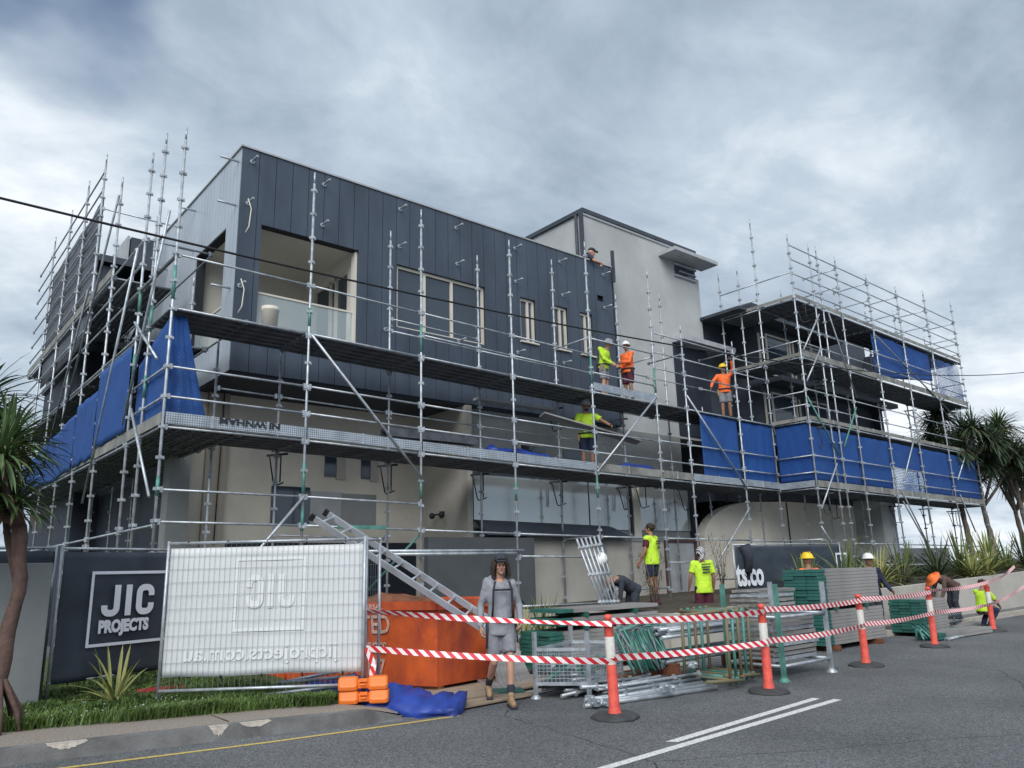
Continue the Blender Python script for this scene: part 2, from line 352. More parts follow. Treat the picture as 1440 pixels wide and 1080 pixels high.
def text_mesh(s, size, bold=.0, xs=1.0, extrude=.002):
    cu = bpy.data.curves.new('lettering', 'FONT'); cu.body = s; cu.size = size; cu.offset = bold; cu.extrude = extrude; cu.resolution_u = 3
    o = bpy.data.objects.new('lettering', cu); COL.objects.link(o); bpy.context.view_layer.update()
    me = bpy.data.meshes.new_from_object(o.evaluated_get(bpy.context.evaluated_depsgraph_get()))
    bpy.data.objects.remove(o); me.transform(Matrix.Diagonal((xs, 1, 1, 1)))
    return me
def put_text(name, me, m, parent, org, u, v):
    """text lying in the plane spanned by u (reading direction) and v (up)"""
    u = Vector(u).normalized(); v = Vector(v).normalized(); n = u.cross(v)
    me.materials.clear(); me.materials.append(m); o = bpy.data.objects.new(name, me); COL.objects.link(o); o.parent = parent
    w = Vector(WLOC.get(parent, (0, 0, 0)))
    o.matrix_basis = Matrix.Translation(Vector(org) - w) @ Matrix((u, v, n)).transposed().to_4x4()
    return o

# ================================================================== SETTING
def sheet(name, pts, z, m):
    b = MB(); b.v = [(x, y, z) for x, y in pts]; b.f = [tuple(range(len(pts)))]; return struct(b.build(name, m))
sheet('road', [(-400, -400), (900, -400), (900, 900), (-400, 900)], 0, M['asphalt'])
# kerb front line (bottom), measured
KB = [(-8, 10.35), (-3, 9.62), (1.27, 8.88), (2.58, 8.58), (3.77, 8.32), (4.62, 8.08), (5.0, 7.98)]
def off(pts, d): return [(x + d * .21, y + d) for x, y in pts]
b = MB(); K2 = off(KB, .16)
for i in range(len(KB) - 1):
    h0, h1 = (.135, .135) if i < len(KB) - 2 else (.135, .03)
    a, c = KB[i], KB[i + 1]; e, g = K2[i], K2[i + 1]
    b.quad((a[0], a[1], 0), (c[0], c[1], 0), (c[0], c[1] + .03, h1), (a[0], a[1] + .03, h0))
    b.quad((a[0], a[1] + .03, h0), (c[0], c[1] + .03, h1), (g[0], g[1], h1 + .004), (e[0], e[1], h0 + .004))
struct(b.build('kerb', M['kerb']))
b = MB()
for x0, x1, hh in ((1.62, 1.95, .06), (3.02, 3.2, .09), (3.32, 3.62, .05)):       # chipped pale spots on the kerb face
    n = 7
    for k in range(n):
        t0 = x0 + (x1 - x0) * k / n; t1 = x0 + (x1 - x0) * (k + 1) / n
        def ky(x):
            for i in range(len(KB) - 1):
                if KB[i][0] <= x <= KB[i + 1][0]: return KB[i][1] + (KB[i + 1][1] - KB[i][1]) * (x - KB[i][0]) / (KB[i + 1][0] - KB[i][0])
        d0 = hh * math.sin(math.pi * (k + .15) / n + .05) * random.uniform(.7, 1.1); d1 = hh * math.sin(math.pi * min(1, (k + 1.15) / n)) * random.uniform(.7, 1.1)
        b.quad((t0, ky(t0) + .024 - .22 * d0, .135 - d0), (t1, ky(t1) + .024 - .22 * d1, .135 - d1), (t1, ky(t1) + .026, .1375), (t0, ky(t0) + .026, .1375))
        b.quad((t0, ky(t0) + .026, .1385), (t1, ky(t1) + .026, .1385), (t1, ky(t1) + .10, .1425), (t0, ky(t0) + .10, .1425))
struct(b.build('kerb_chips', M['chip']))
b = MB(); KP = off(KB, .16); KQ = [(-8, 12), (-3, 11.0), (1.38, 9.9), (2.48, 9.5), (3.3, 9.28), (4.62, 8.72), (5.2, 8.5)]
for i in range(len(KP) - 1):
    z1 = .05 if i == len(KP) - 2 else .139
    b.quad((*KP[i], .139), (*KP[i + 1], z1), (*KQ[i + 1], z1 + .01), (*KQ[i], .15))
struct(b.build('footpath', M['path']))
b = MB(); b.box(3.255, 3.275, 8.66, 9.25, .120, .1475); struct(b.build('footpath_joint', M['soil']))
b = MB(); b.v = [(-8, 12, .151), (-3, 11, .151), (1.38, 9.9, .151), (2.48, 9.5, .151), (3.3, 9.28, .151), (4.62, 8.72, .151), (5.0, 9.6, .151), (5.2, 12.6, .151), (4.6, 16.3, .151), (-8, 40, .151), (-60, 40, .151), (-60, 20, .151)]
b.f = [tuple(range(12))]; struct(b.build('verge', M['turf']))
sheet('driveway', [(4.62, 8.3), (5.6, 8.05), (11.2, 8.6), (11.2, 16.3), (4.6, 16.3), (5.2, 12.6), (5.0, 9.6)], .012, M['drive'])
# raised garden ground behind the retaining wall
def wtop(x): return .80 + (x - 11.2) * .0195
b = MB(); xs = [11.4, 15, 19, 23, 27, 32, 38, 46]
for i in range(len(xs) - 1):
    a, c = xs[i], xs[i + 1]; b.quad((a, 9.1, wtop(a) - .06), (c, 9.1, wtop(c) - .06), (c, 16, wtop(c) - .02), (a, 16, wtop(a) - .02))
struct(b.build('garden_bed', M['soil']))
b = MB()
for i in range(len(xs) - 1):
    a, c = xs[i], xs[i + 1]
    if i == 0: a = 11.2
    j = len(b.v); b.v += [(a, 8.9, 0), (c, 8.9, 0), (c, 8.9, wtop(c)), (a, 8.9, wtop(a)), (a, 9.12, 0), (c, 9.12, 0), (c, 9.12, wtop(c)), (a, 9.12, wtop(a))]
    b.f += [(j, j + 1, j + 2, j + 3), (j + 3, j + 2, j + 6, j + 7), (j + 5, j + 4, j + 7, j + 6)]
    if i == 0: b.f.append((j, j + 3, j + 7, j + 4))
b.quad((11.2, 9.12, 0), (11.4, 9.12, 0), (11.4, 16, 0), (11.2, 16, 0)); b.quad((11.3, 9.12, 0), (11.3, 16, 0), (11.3, 16, .8), (11.3, 9.12, .8))
tag(b.build('retaining_wall', M['beige2']), 'long low taupe rendered garden wall along the road edge', 'wall')
# far kerb on the right
b = MB(); b.box(17.5, 60, 8.25, 8.4, 0, .12); struct(b.build('far_kerb', M['chip']))
b = MB(); b.box(17.5, 60, 8.4, 8.9, 0, .118); struct(b.build('far_footpath', M['kerb']))
# road markings
b = MB()
pts = [(-1.5, 8.95), (.5, 8.62), (1.84, 8.32), (3.44, 8.0), (4.57, 7.84), (5.6, 7.72)]
for i in range(len(pts) - 1):
    (x0, y0), (x1, y1) = pts[i], pts[i + 1]; b.quad((x0, y0 - .035, .004), (x1, y1 - .035, .004), (x1, y1 + .035, .004), (x0, y0 + .035, .004))
struct(b.build('yellow_line', M['yellow']))
b = MB()
b.quad((3.2, 4.70, .004), (9.29, 5.04, .004), (9.27, 5.14, .004), (3.2, 4.80, .004))
b.quad((6.15, 5.02, .004), (9.2, 5.27, .004), (9.2, 5.37, .004), (6.1, 5.12, .004))
struct(b.build('white_lines', M['white_paint']))
b = MB(); b.box(4.15, 4.65, 8.02, 8.06, .005, .02); 
# timber sheets on the driveway crossing
bd = M['timber']
for nm, c, w, l, a, z, lab in (('sheet', (6.15, 8.45), .9, 1.9, 4, .03, 'pale worn plywood sheet bridging the gutter beside the blue tarp'), ('sheet', (7.0, 8.9), .9, 2.4, 6, .05, 'second plywood sheet lying against the foot of the orange skip')):
    b = MB(); b.box(-l / 2, l / 2, -w / 2, w / 2, -.009, .009); o = b.build('plywood_sheet', bd); o.location = (c[0], c[1], z); o.rotation_euler = (0, 0, R(a))
    tag(o, lab, 'plywood sheet', 'plywood sheets by the skip')

# ================================================================== BUILDING
house = empty('apartment_building', (10, 15, 0), 'modern apartment building clad in navy panels and grey render behind the scaffolding', 'building')
def panels(axis, const, a0, a1, z0, z1, step, opens, m, name, thick=.03, gap=.012, sign=-1):
    """vertical cladding panels on plane axis=const, with rectangular openings cut out"""
    b = MB(); xs = []; x = a0
    while x < a1 - .02: xs.append(x); x += step
    xs.append(a1)
    for i in range(len(xs) - 1):
        br = sorted({xs[i], xs[i + 1]} | {o[k] for o in opens for k in (0, 1) if xs[i] < o[k] < xs[i + 1]})
        for j in range(len(br) - 1):
            p, q = br[j], br[j + 1]; mid = (p + q) / 2; segs = [(z0, z1)]
            for o in opens:
                if o[0] <= mid <= o[1]:
                    segs = [s for u, v in segs for s in ((u, min(v, o[2])), (max(u, o[3]), v)) if s[1] - s[0] > .01]
            p2 = p + (gap / 2 if j == 0 else 0); q2 = q - (gap / 2 if j == len(br) - 2 else 0)
            for u, v in segs:
                t = thick + random.uniform(-.0015, .0015)
                if axis == 'y': b.box(p2, q2, const, const + t, u, v) if sign < 0 else None
                else: b.box(const, const + t, p2, q2, u, v)
    return b.build(name, m, house)
OP = [(5.58, 7.84, 6.3, 8.74), (8.84, 11.45, 7.12, 8.66), (12.62, 13.16, 7.45, 8.66), (13.8, 14.36, 7.45, 8.69), (14.84, 15.34, 7.45, 8.69), (15.6, 15.86, 9.18, 9.36)]
random.seed(3)
panels('y', 14.5, 5.1, 16.26, 5.55, 10.36, .372, OP, M['clad'], 'front_cladding')
OS = [(15.2, 17.1, 6.3, 8.79)]
panels('x', 5.1, 14.53, 20.4, 5.55, 10.36, .20, OS, M['clad_light'], 'side_cladding', gap=.014)
# box behind the cladding with the same openings
def backing(axis, c, a0, a1, z0, z1, opens, m, name, t=.2):
    b = MB(); br = sorted({a0, a1} | {o[k] for o in opens for k in (0, 1)})
    for p, q in zip(br, br[1:]):
        mid = (p + q) / 2; segs = [(z0, z1)]
        for o in opens:
            if o[0] <= mid <= o[1]: segs = [s for u, v in segs for s in ((u, min(v, o[2])), (max(u, o[3]), v)) if s[1] - s[0] > .01]
        for u, v in segs:
            if axis == 'y': b.box(p, q, c, c + t, u, v)
            else: b.box(c, c + t, p, q, u, v)
    return b.build(name, m, house)
backing('y', 14.532, 5.134, 16.24, 5.56, 10.3, OP, M['cladback'], 'front_wall')
backing('x', 5.132, 14.735, 20.38, 5.56, 10.3, OS, M['cladback'], 'side_wall')
b = MB(); b.box(5.07, 16.3, 14.47, 14.74, 10.362, 10.40); b.box(5.07, 5.35, 14.74, 20.42, 10.362, 10.40); b.build('parapet_cap', M['fascia'], house)
b = MB(); b.box(5.34, 16.2, 14.74, 20.3, 9.72, 9.8); b.build('flat_roof', M['darkwall'], house)
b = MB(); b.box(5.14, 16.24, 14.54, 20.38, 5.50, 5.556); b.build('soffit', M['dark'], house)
b = MB(); b.box(5.14, 16.24, 20.2, 20.38, 5.56, 10.3); b.box(16.1, 16.24, 14.74, 20.2, 5.56, 10.3); b.build('rear_wall', M['darkwall'], house)
# corner balcony recess
bal = MB(); bal.box(5.34, 7.98, 17.3, 17.4, 6.3, 8.82); bal.box(5.34, 7.98, 14.74, 17.3, 8.80, 8.86)
bal.build('balcony_plaster', M['int'], house)
b = MB(); b.box(7.86, 7.98, 14.735, 15.0, 5.9, 8.80); b.box(7.86, 7.98, 16.75, 17.3, 5.9, 8.80); b.box(7.86, 7.98, 15.0, 16.75, 8.45, 8.80); b.build('balcony_side_wall', M['int'], house)
b = MB(); b.box(5.34, 7.98, 14.74, 17.3, 6.22, 6.3); b.build('balcony_floor', M['chip'], house)
d = MB(); d.box(7.93, 7.96, 15.0, 16.75, 5.9, 8.45); dd = d.build('balcony_door', M['glass'], house)
f = MB()
for y in (15.0, 15.62, 15.90, 16.70): f.box(7.87, 7.93, y, y + .07, 5.9, 8.45)
f.box(7.87, 7.93, 15.07, 16.7, 8.38, 8.45); f.build('frame', M['frame'], dd)
b = MB(); b.box(7.78, 7.838, 14.56, 14.735, 6.3, 8.72); b.build('opening_reveal', M['int'], house)
g = bpy.data.materials.new('clear_glass'); g.use_nodes = True; gb = g.node_tree.nodes['Principled BSDF']; gb.inputs['Base Color'].default_value = (.62, .72, .74, 1); gb.inputs['Alpha'].default_value = .28; gb.inputs['Roughness'].default_value = .05; M['clear'] = g
b = MB(); b.box(5.62, 7.8, 14.62, 14.632, 5.95, 7.26); gl = b.build('balustrade_glass', M['clear'], house)
b = MB(); b.box(5.62, 7.8, 14.605, 14.645, 7.262, 7.30); b.build('rail', M['frame'], gl)
b = MB(); b.box(5.2, 5.21, 15.22, 17.08, 5.95, 7.1); gl = b.build('balustrade_glass', M['clear'], house)
b = MB(); b.box(5.185, 5.225, 15.22, 17.08, 7.102, 7.14); b.build('rail', M['frame'], gl)
# windows
def window(x0, x1, z0, z1, y, mull, fm=M['frame'], gm=M['glass'], fw=.07, dep=.12, name='window'):
    b = MB(); b.box(x0 + .002, x1 - .002, y + dep, y + dep + .02, z0 + .002, z1 - .002); w = b.build(name, gm, house)
    f = MB(); a, c = y + dep - .05, y + dep - .002
    f.box(x0 + .003, x1 - .003, a, c, z1 - fw, z1 - .003); f.box(x0 + .003, x1 - .003, a, c, z0 + .003, z0 + fw * .7)
    for k, q in enumerate([x0 + .003, x1 - fw - .003] + mull): f.box(q, q + fw, a + (.002 if k > 1 else 0), c, z0 + fw * .7, z1 - fw)
    f.build('frame', fm, w); return w
window(8.84, 11.45, 7.12, 8.66, 14.5, [9.62, 10.42])
window(12.62, 13.16, 7.45, 8.66, 14.5, [12.9]); window(13.8, 14.36, 7.45, 8.69, 14.5, [14.08]); window(14.84, 15.34, 7.45, 8.69, 14.5, [15.07])
for x0, x1 in ((12.58, 13.2), (13.76, 14.4), (14.8, 15.38)):
    b = MB(); b.box(x0, x1, 14.43, 14.498, 7.40, 7.44); b.build('sill', M['frame'], house)
b = MB(); b.box(15.6, 15.86, 14.6, 14.62, 9.18, 9.36); b.build('vent', M['dark'], house)
# scaffold tie tubes left in the wall
tie = MB(); tie.tube((0, 0, 0), (0, -.30, 0), .024, 8); tie.tube((0, -.02, 0), (0, -.005, 0), .05, 10); tie_me = tie.mesh('tie_tube', M['galv'])
for x, z in [(5.31, 10.08), (6.94, 10.08), (8.91, 10.07), (10.55, 10.05), (12.48, 10.0), (14.13, 10.02), (15.9, 10.05), (5.27, 9.12), (6.93, 9.10), (8.9, 9.11), (10.57, 9.08),
             (12.48, 9.05), (14.19, 9.04), (15.88, 9.02), (8.55, 7.0), (10.6, 7.08), (12.48, 7.1), (14.13, 7.07), (5.2, 7.3)]:
    place('tie_tube', tie_me, house, (x, 14.5, z))
tie2 = MB(); tie2.tube((0, 0, 0), (-.38, 0, 0), .024, 8); tie2_me = tie2.mesh('side_tie_tube', M['galv'])
for y, z in [(14.7, 10.1), (17.4, 10.05), (19.6, 10.0), (14.7, 9.1), (17.3, 9.0), (19.3, 9.2), (14.75, 7.3)]: place('side_tie_tube', tie2_me, house, (5.1, y, z))
for k, (x, z, l) in enumerate([(5.2, 9.1, .75), (5.15, 7.35, .7)]):
    b = MB(); b.path([(x, 14.3, z + .02), (x + .06, 14.26, z - .2), (x + .03, 14.25, z - l * .8), (x - .03, 14.27, z - l)], .012, 6); b.build('hanging_strap', M['frame'], house)

# lower storeys
b = MB(); b.box(4.72, 10.9, 16.4, 16.6, 0, 5.5); b.build('rear_lower_wall', M['beige'], house)
b = MB(); b.box(4.55, 4.95, 15.9, 16.3, 0, 5.5); b.build('corner_column', M['greylow'], house)
b = MB(); b.box(5.36, 5.80, 16.3, 16.398, 0, 5.5); b.build('pilaster', mat('pale_render', (.37, .34, .29), .9, 0, .06, .8), house)
b = MB(); b.box(5.05, 5.07, 16.34, 16.36, 2.2, 5.5); b.tube((5.62, 16.27, 2.3), (5.66, 16.27, 5.5), .012, 6); b.build('cable_drop', M['hook'], house)
def panel(x0, x1, z0, z1, y, m, name, t=.03): b = MB(); b.box(x0, x1, y - t, y - .002, z0, z1); return b.build(name, m, house)
panel(6.85, 7.75, 2.75, 3.58, 16.4, M['glass'], 'dark_window'); panel(7.77, 8.55, 2.75, 3.50, 16.4, M['fascia'], 'grey_panel'); panel(8.56, 9.46, 2.75, 3.48, 16.4, M['greylow'], 'garage_panel')
panel(8.10, 8.38, 3.85, 4.4, 16.4, M['glass'], 'narrow_window'); panel(8.39, 8.62, 3.80, 4.4, 16.4, M['beige2'], 'window_reveal', .05)
panel(9.05, 9.28, 3.85, 4.4, 16.4, M['glass'], 'narrow_window'); panel(9.29, 9.5, 3.80, 4.4, 16.4, M['beige2'], 'window_reveal', .05)
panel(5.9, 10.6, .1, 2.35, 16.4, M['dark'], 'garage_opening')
b = MB(); b.box(10.75, 10.9, 14.42, 16.39, 0, 5.5); b.build('fin_wall', M['beige2'], house)
b = MB(); b.box(10.9, 19.2, 14.7, 14.9, 0, 5.5); b.build('lower_front_wall', M['greylow'], house)
lamp = MB(); lamp.box(10.66, 10.75, 15.35, 15.45, 2.95, 3.05)
for dy in (-.14, .16): lamp.tube((10.70, 15.4, 3.0), (10.60, 15.4 + dy, 2.97), .02, 6); lamp.ball((10.56, 15.4 + dy * 1.3, 2.95), .075, 8, 6)
lamp.build('security_light', M['hook'], house)
for x0, x1 in ((12.62, 13.45), (14.05, 14.9)):
    wnd = panel(x0, x1, 4.42, 4.72, 14.7, M['glass'], 'slot_window', .04); f = MB(); f.box(x0 - .05, x0, 14.64, 14.7, 4.38, 4.76); f.box(x0, x1, 14.64, 14.7, 4.72, 4.76); f.box(x0, x1, 14.64, 14.7, 4.38, 4.42); f.build('frame', M['beige2'], wnd)
# tall reflective glazing above the canopy
b = MB()
for x0, x1 in ((10.95, 14.75), (14.8, 16.35), (16.75, 19.1)): b.box(x0, x1, 14.45, 14.48, 2.62, 3.86)
b.build('glazing', M['mirror'], house)
b = MB(); b.box(16.36, 16.44, 14.40, 14.5, 2.5, 3.86); b.build('glazing_post', M['dark'], house)
b = MB(); b.box(16.46, 16.74, 14.38, 14.5, 2.4, 3.86); b.build('glazing_pier', M['beige'], house)
b = MB(); b.box(10.9, 19.2, 14.42, 14.7, 3.862, 3.92); b.build('glazing_head', M['roofedge'], house)
cn = MB(); cn.v = [(10.9, 14.2, 2.74), (15.4, 14.2, 2.66), (15.9, 13.9, 2.36), (10.9, 13.9, 2.42), (10.9, 14.44, 2.8), (15.4, 14.44, 2.72)]; cn.f = [(3, 2, 1, 0), (0, 1, 5, 4)]
cn.box(10.9, 15.4, 14.2, 14.44, 2.58, 2.62); cn.build('canopy', M['darkwall'], house)
b = MB(); b.box(10.92, 19.1, 14.5, 14.7, 2.3, 2.62); b.build('spandrel', M['greylow'], house)
# low walls in front of the glazing
b = MB(); b.box(9.3, 12.3, 13.9, 14.05, 0, 2.36); b.build('dark_low_wall', mat('slate_wall', (.085, .095, .105), .8, 0, .15, .9), house)
b = MB(); b.box(12.34, 17.42, 14.2, 14.38, 0, 2.42); b.build('courtyard_wall', M['beige2'], house)
b = MB(); b.box(12.5, 17.4, 14.17, 14.198, 2.3, 2.42); b.box(14.9, 15.05, 14.15, 14.199, 0, 2.3); b.build('wall_coping', M['greylow'], house)
gt = MB(); gt.box(17.62, 18.85, 14.25, 14.3, .7, 2.28); gt = gt.build('gate', M['fascia'], house)
f = MB(); f.box(17.44, 17.6, 14.18, 14.34, 0, 2.36); f.box(18.87, 19.05, 14.18, 14.34, 0, 2.36); f.box(17.6, 18.87, 14.2, 14.32, 2.285, 2.36); f.build('gate_frame', mat('red_brown_frame', (.10, .05, .05), .7), gt)
# right wall with the quarter-round top
arc = MB(); P = [(19.06, 0)]; 
for k in range(15):
    t = math.pi / 2 * k / 14; P.append((22.0 - 2.95 * math.cos(t), 2.35 + 1.2 * math.sin(t)))
P += [(23.7, 3.62), (29.0, 3.62), (29.0, 0)]
n = len(P); arc.v = [(x, 14.0, z) for x, z in P] + [(x, 14.3, z) for x, z in P]; arc.f = [tuple(range(n)), tuple(reversed(range(n, 2 * n)))] + [(i, i + n, (i + 1) % n + n, (i + 1) % n) for i in range(n)]
arc.build('curved_wall', M['beige'], house)
b = MB(); b.box(28.3, 29.4, 13.0, 14.6, 0, 3.8); b.build('end_pier', M['grey'], house)
b = MB(); b.box(23.66, 23.7, 13.97, 13.999, 0, 3.6); b.build('wall_joint', M['dark'], house)
b = MB(); b.box(19.2, 29.4, 18.0, 18.2, 0, 3.7); b.box(19.05, 19.2, 14.35, 18, 0, 3.9); b.build('courtyard_back', M['dark'], house)
# tower
T = MB(); T.box(15.5, 20.85, 14.8, 20.4, 5.5, 12.05); T.box(20.85, 21.12, 14.86, 20.3, 5.5, 11.2); T.build('tower_wall', M['grey'], house)
b = MB(); b.box(15.42, 20.95, 14.74, 20.5, 12.05, 12.18); b.build('tower_roof_edge', M['roofedge'], house)
b = MB(); b.box(15.46, 20.9, 14.765, 14.799, 11.97, 12.04); b.build('tower_fascia', M['fascia'], house)
b = MB(); b.box(18.95, 21.25, 14.1, 14.799, 11.52, 11.64); b.build('window_hood', M['fascia'], house)
w = panel(19.75, 20.84, 11.05, 11.40, 14.8, M['glass'], 'slot_window', .02); f = MB(); f.box(19.7, 20.86, 14.72, 14.798, 11.40, 11.46); f.box(19.7, 20.86, 14.72, 14.798, 11.0, 11.05); f.box(19.95, 20.86, 14.74, 14.78, 11.2, 11.24); f.build('frame', M['fascia'], w)
b = MB(); b.box(15.2, 15.3, 14.6, 14.7, 9.5, 12.0); b.tube((15.44, 15.05, 9.6), (15.44, 15.05, 12.05), .05, 8); b.build('downpipe', M['roofedge'], house)
b = MB(); b.box(19.3, 22.1, 14.3, 14.798, 8.62, 8.78); b.build('lower_hood', M['fascia'], house)
b = MB(); b.box(19.32, 21.08, 14.76, 14.798, 5.6, 8.6); b.build('shaded_opening', M['dark'], house)  # flat dark sheet, the shade of the recess put into its colour
b = MB(); b.box(16.26, 16.45, 14.6, 14.8, 5.55, 10.36); b.build('corner_post', M['dark'], house)
b = MB(); b.box(16.28, 16.36, 14.42, 14.5, 9.9, 10.9); b.build('roof_post', M['darkwall'], house)
# right-hand wing behind the scaffold
Wg = MB(); Wg.box(22.9, 31.0, 14.0, 22, 3.64, 10.5); Wg.box(21.12, 22.9, 15.0, 22, 3.64, 9.7); Wg.build('wing_wall', M['darkwall'], house)
b = MB(); b.box(21.0, 27.8, 13.3, 22, 9.7, 9.8); b.box(22.95, 31.5, 13.2, 13.998, 7.55, 7.72); b.box(22.95, 31.5, 13.2, 13.998, 5.4, 5.6); b.build('wing_slab', M['roofedge'], house)
for z in (5.85, 7.95):
    for x in (22.2, 24.4): window(x + 1.2, x + 2.8, z, z + 1.5, 13.86, [x + .75], name='wing_window', dep=.1)
b = MB()
for x in (30.6,): b.box(x, x + .3, 13.6, 13.9, 3.62, 9.7)
b.build('wing_column', M['dark'], house)
# rear-left wing
b = MB(); b.box(4.9, 9, 20.45, 23.3, 0, 5.5); b.box(4.3, 9.5, 23.4, 30, 0, 9.2); b.box(4.9, 5.0, 16.8, 20.45, 0, 5.45); b.build('rear_wing', M['dark'], house)
b = MB(); b.box(4.1, 9.5, 23.1, 30.2, 10.55, 10.75); b.box(4.4, 9.5, 25.4, 30, 9.2, 10.55); b.box(4.2, 9.5, 22.6, 30, 7.9, 8.1); b.build('rear_roof_slab', M['roofedge'], house)
b = MB(); b.box(5.1, 6.9, 23.4, 26, 10.75, 11.6); b.build('plant_box', M['darkwall'], house)
b = MB(); b.box(5.0, 5.06, 23.4, 26.1, 10.75, 11.62); b.build('plant_box_side', M['fascia'], house)
b = MB(); b.box(4.5, 7.5, 23.2, 23.38, 8.1, 9.9); b.box(4.4, 4.6, 23.3, 26, 8.1, 10.5); b.build('rear_cladding', M['clad'], house)
b = MB(); b.v = [(4.4, 22.9, 8.3), (5.2, 22.9, 8.3), (5.6, 23.1, 9.5), (5.0, 23.1, 9.6)]; b.f = [(0, 1, 2, 3)]; b.build('stored_panel', M['mirror'], house)

# ================================================================== SCAFFOLDING
YO, YI = 12.8, 14.07
def dz(x):
    P = [(-99, 0), (5, 0), (11, -.12), (14, -.17), (21.5, -.24), (34.5, -.36), (99, -.36)]
    for (a, u), (c, v) in zip(P, P[1:]):
        if a <= x <= c: return u + (v - u) * (x - a) / (c - a)
_std = {}
def std_mesh(L, m=None):
    k = round(L * 4) / 4
    if k not in _std:
        b = MB(); b.tube((0, 0, 0), (0, 0, k - .24), .0245, 8); b.tube((0, 0, k - .24), (0, 0, k), .019, 8)
        z = .5 - .06
        while z < k - .25:
            for a, c in ((1, 0), (-1, 0), (0, 1), (0, -1)):
                b.obox((a * .022, c * .022, z), (a * .062, c * .062, z + .004), .034, .05)
            z += .495
        b.lathe([(.001, -.01), (.07, -.01), (.07, 0), (.001, .0)], n=10)
        _std[k] = b.mesh('standard', M['galv'])
    return _std[k], k
def standard(th, x, y, top, bot=0.0, name='standard'):
    me, k = std_mesh(top - bot); return place(name, me, th, (x, y, top - k))
_led = {}
def tubeobj(th, p, q, r=.0205, m='galv', name='ledger', clip=True):
    b = MB(); b.tube(p, q, r, 8)
    if clip:
        P, Q = Vector(p), Vector(q); d = (Q - P).normalized()
        for c, s in ((P, 1), (Q, -1)):
            b.obox(c + d * s * .03, c + d * s * .075, .05, .09)
    return b.build(name, M[m], th)
def led(th, x0, x1, y, z, **k): return tubeobj(th, (x0, y, z + dz(x0)), (x1, y, z + dz(x1)), **k)
def transom(th, x, y0, y1, z, **k): return tubeobj(th, (x, y0, z + dz(x)), (x, y1, z + dz(x)), name='transom', **k)
_plk = {}
def plank_mesh(L, alongx):
    k = (round(L, 2), alongx)
    if k not in _plk:
        b = MB(); h = L / 2 - .012; w = .112
        if alongx:
            b.box(-h, h, -w, w, -.006, 0); b.box(-h, h, -w, -w + .02, -.055, -.006); b.box(-h, h, w - .02, w, -.055, -.006); b.box(-h, h, -.012, .012, -.035, -.006)
        else:
            b.box(-w, w, -h, h, -.006, 0); b.box(-w, -w + .02, -h, h, -.055, -.006); b.box(w - .02, w, -h, h, -.055, -.006); b.box(-.012, .012, -h, h, -.035, -.006)
        _plk[k] = b.mesh('deck_plank', M['deck'])
    return _plk[k]
def deck_x(th, x0, x1, y0, y1, z):
    n = max(1, int(round((y1 - y0) / .235))); me = plank_mesh(x1 - x0, True)
    for i in range(n):
        o = place('deck_plank', me, th, ((x0 + x1) / 2, y0 + (i + .5) * (y1 - y0) / n, z + dz((x0 + x1) / 2) + random.uniform(0, .004)))
        o.rotation_euler = (0, -math.atan2(dz(x1) - dz(x0), x1 - x0), 0)
def deck_y(th, x0, x1, y0, y1, z):
    n = max(1, int(round((x1 - x0) / .235))); me = plank_mesh(y1 - y0, False)
    for i in range(n): place('deck_plank', me, th, (x0 + (i + .5) * (x1 - x0) / n, (y0 + y1) / 2, z + dz(x0) + random.uniform(0, .004)))
def toe_x(th, x0, x1, y, z, m='toe', h=.19, clips=(.46,)):
    b = MB(); i = 0
    z0, z1 = z + dz(x0), z + dz(x1); x0 += .03; x1 -= .03
    b.v = [(x0, y, z0), (x1, y, z1), (x1, y, z1 + h), (x0, y, z0 + h), (x0, y + .012, z0), (x1, y + .012, z1), (x1, y + .012, z1 + h), (x0, y + .012, z0 + h)]
    b.f = [(0, 1, 2, 3), (5, 4, 7, 6), (3, 2, 6, 7), (0, 4, 5, 1), (0, 3, 7, 4), (1, 5, 6, 2)]
    for t in clips:
        xm = x0 + (x1 - x0) * t; zm = (z0 + z1) / 2; c_ = MB(); c_.box(xm - .02, xm + .02, y - .02, y - .002, zm, zm + h + .01); c_.build('clip', M['galv'], th)
    return b.build('toe_board', M[m], th)
def toe_y(th, x, y0, y1, z, m='toe2', h=.19):
    b = MB(); b.box(x, x + .012, y0 + .03, y1 - .03, z + dz(x), z + dz(x) + h); return b.build('toe_board', M[m], th)
def hookm():
    b = MB(); b.path([(-.02, 0, 0), (.10, 0, -.56), (.13, 0, -.60), (.30, 0, -.56), (.33, 0, -.54)], .014, 6)
    b.tube((.25, 0, 0), (.25, 0, -.54), .014, 6); b.obox((-.08, 0, 0), (.4, 0, 0), .03, .04); return b.mesh('hop_up_bracket', M['hook'])
HK = hookm()
SC = empty('front_scaffold', (9, 13.4, 0), 'galvanised tube scaffold with two decks across the front of the navy clad block', 'scaffolding', 'scaffolds round the building')
SX = [(3.5, 9.34), (5.93, 9.28), (8.40, 9.23), (10.85, 9.18), (13.40, 9.82), (15.83, 9.61)]
for x, t in SX: standard(SC, x, YO, t)
for x, t in ((4.72, 6.0), (5.95, 5.95), (8.41, 9.21), (10.88, 9.24), (13.41, 9.76), (15.9, 9.3)): standard(SC, x, YI, t)
SR = empty('link_scaffold', (18.5, 13.4, 0), 'galvanised scaffold bays with blue netting between the grey tower and the tall right scaffold', 'scaffolding', 'scaffolds round the building')
for x, t in ((17.12, 8.25), (19.6, 8.2), ): standard(SR, x, YO, t)
for x, t in ((17.9, 9.75), (19.6, 6.4)): standard(SR, x, YI, t)
bays = [3.5, 5.93, 8.40, 10.85, 13.40, 15.83]
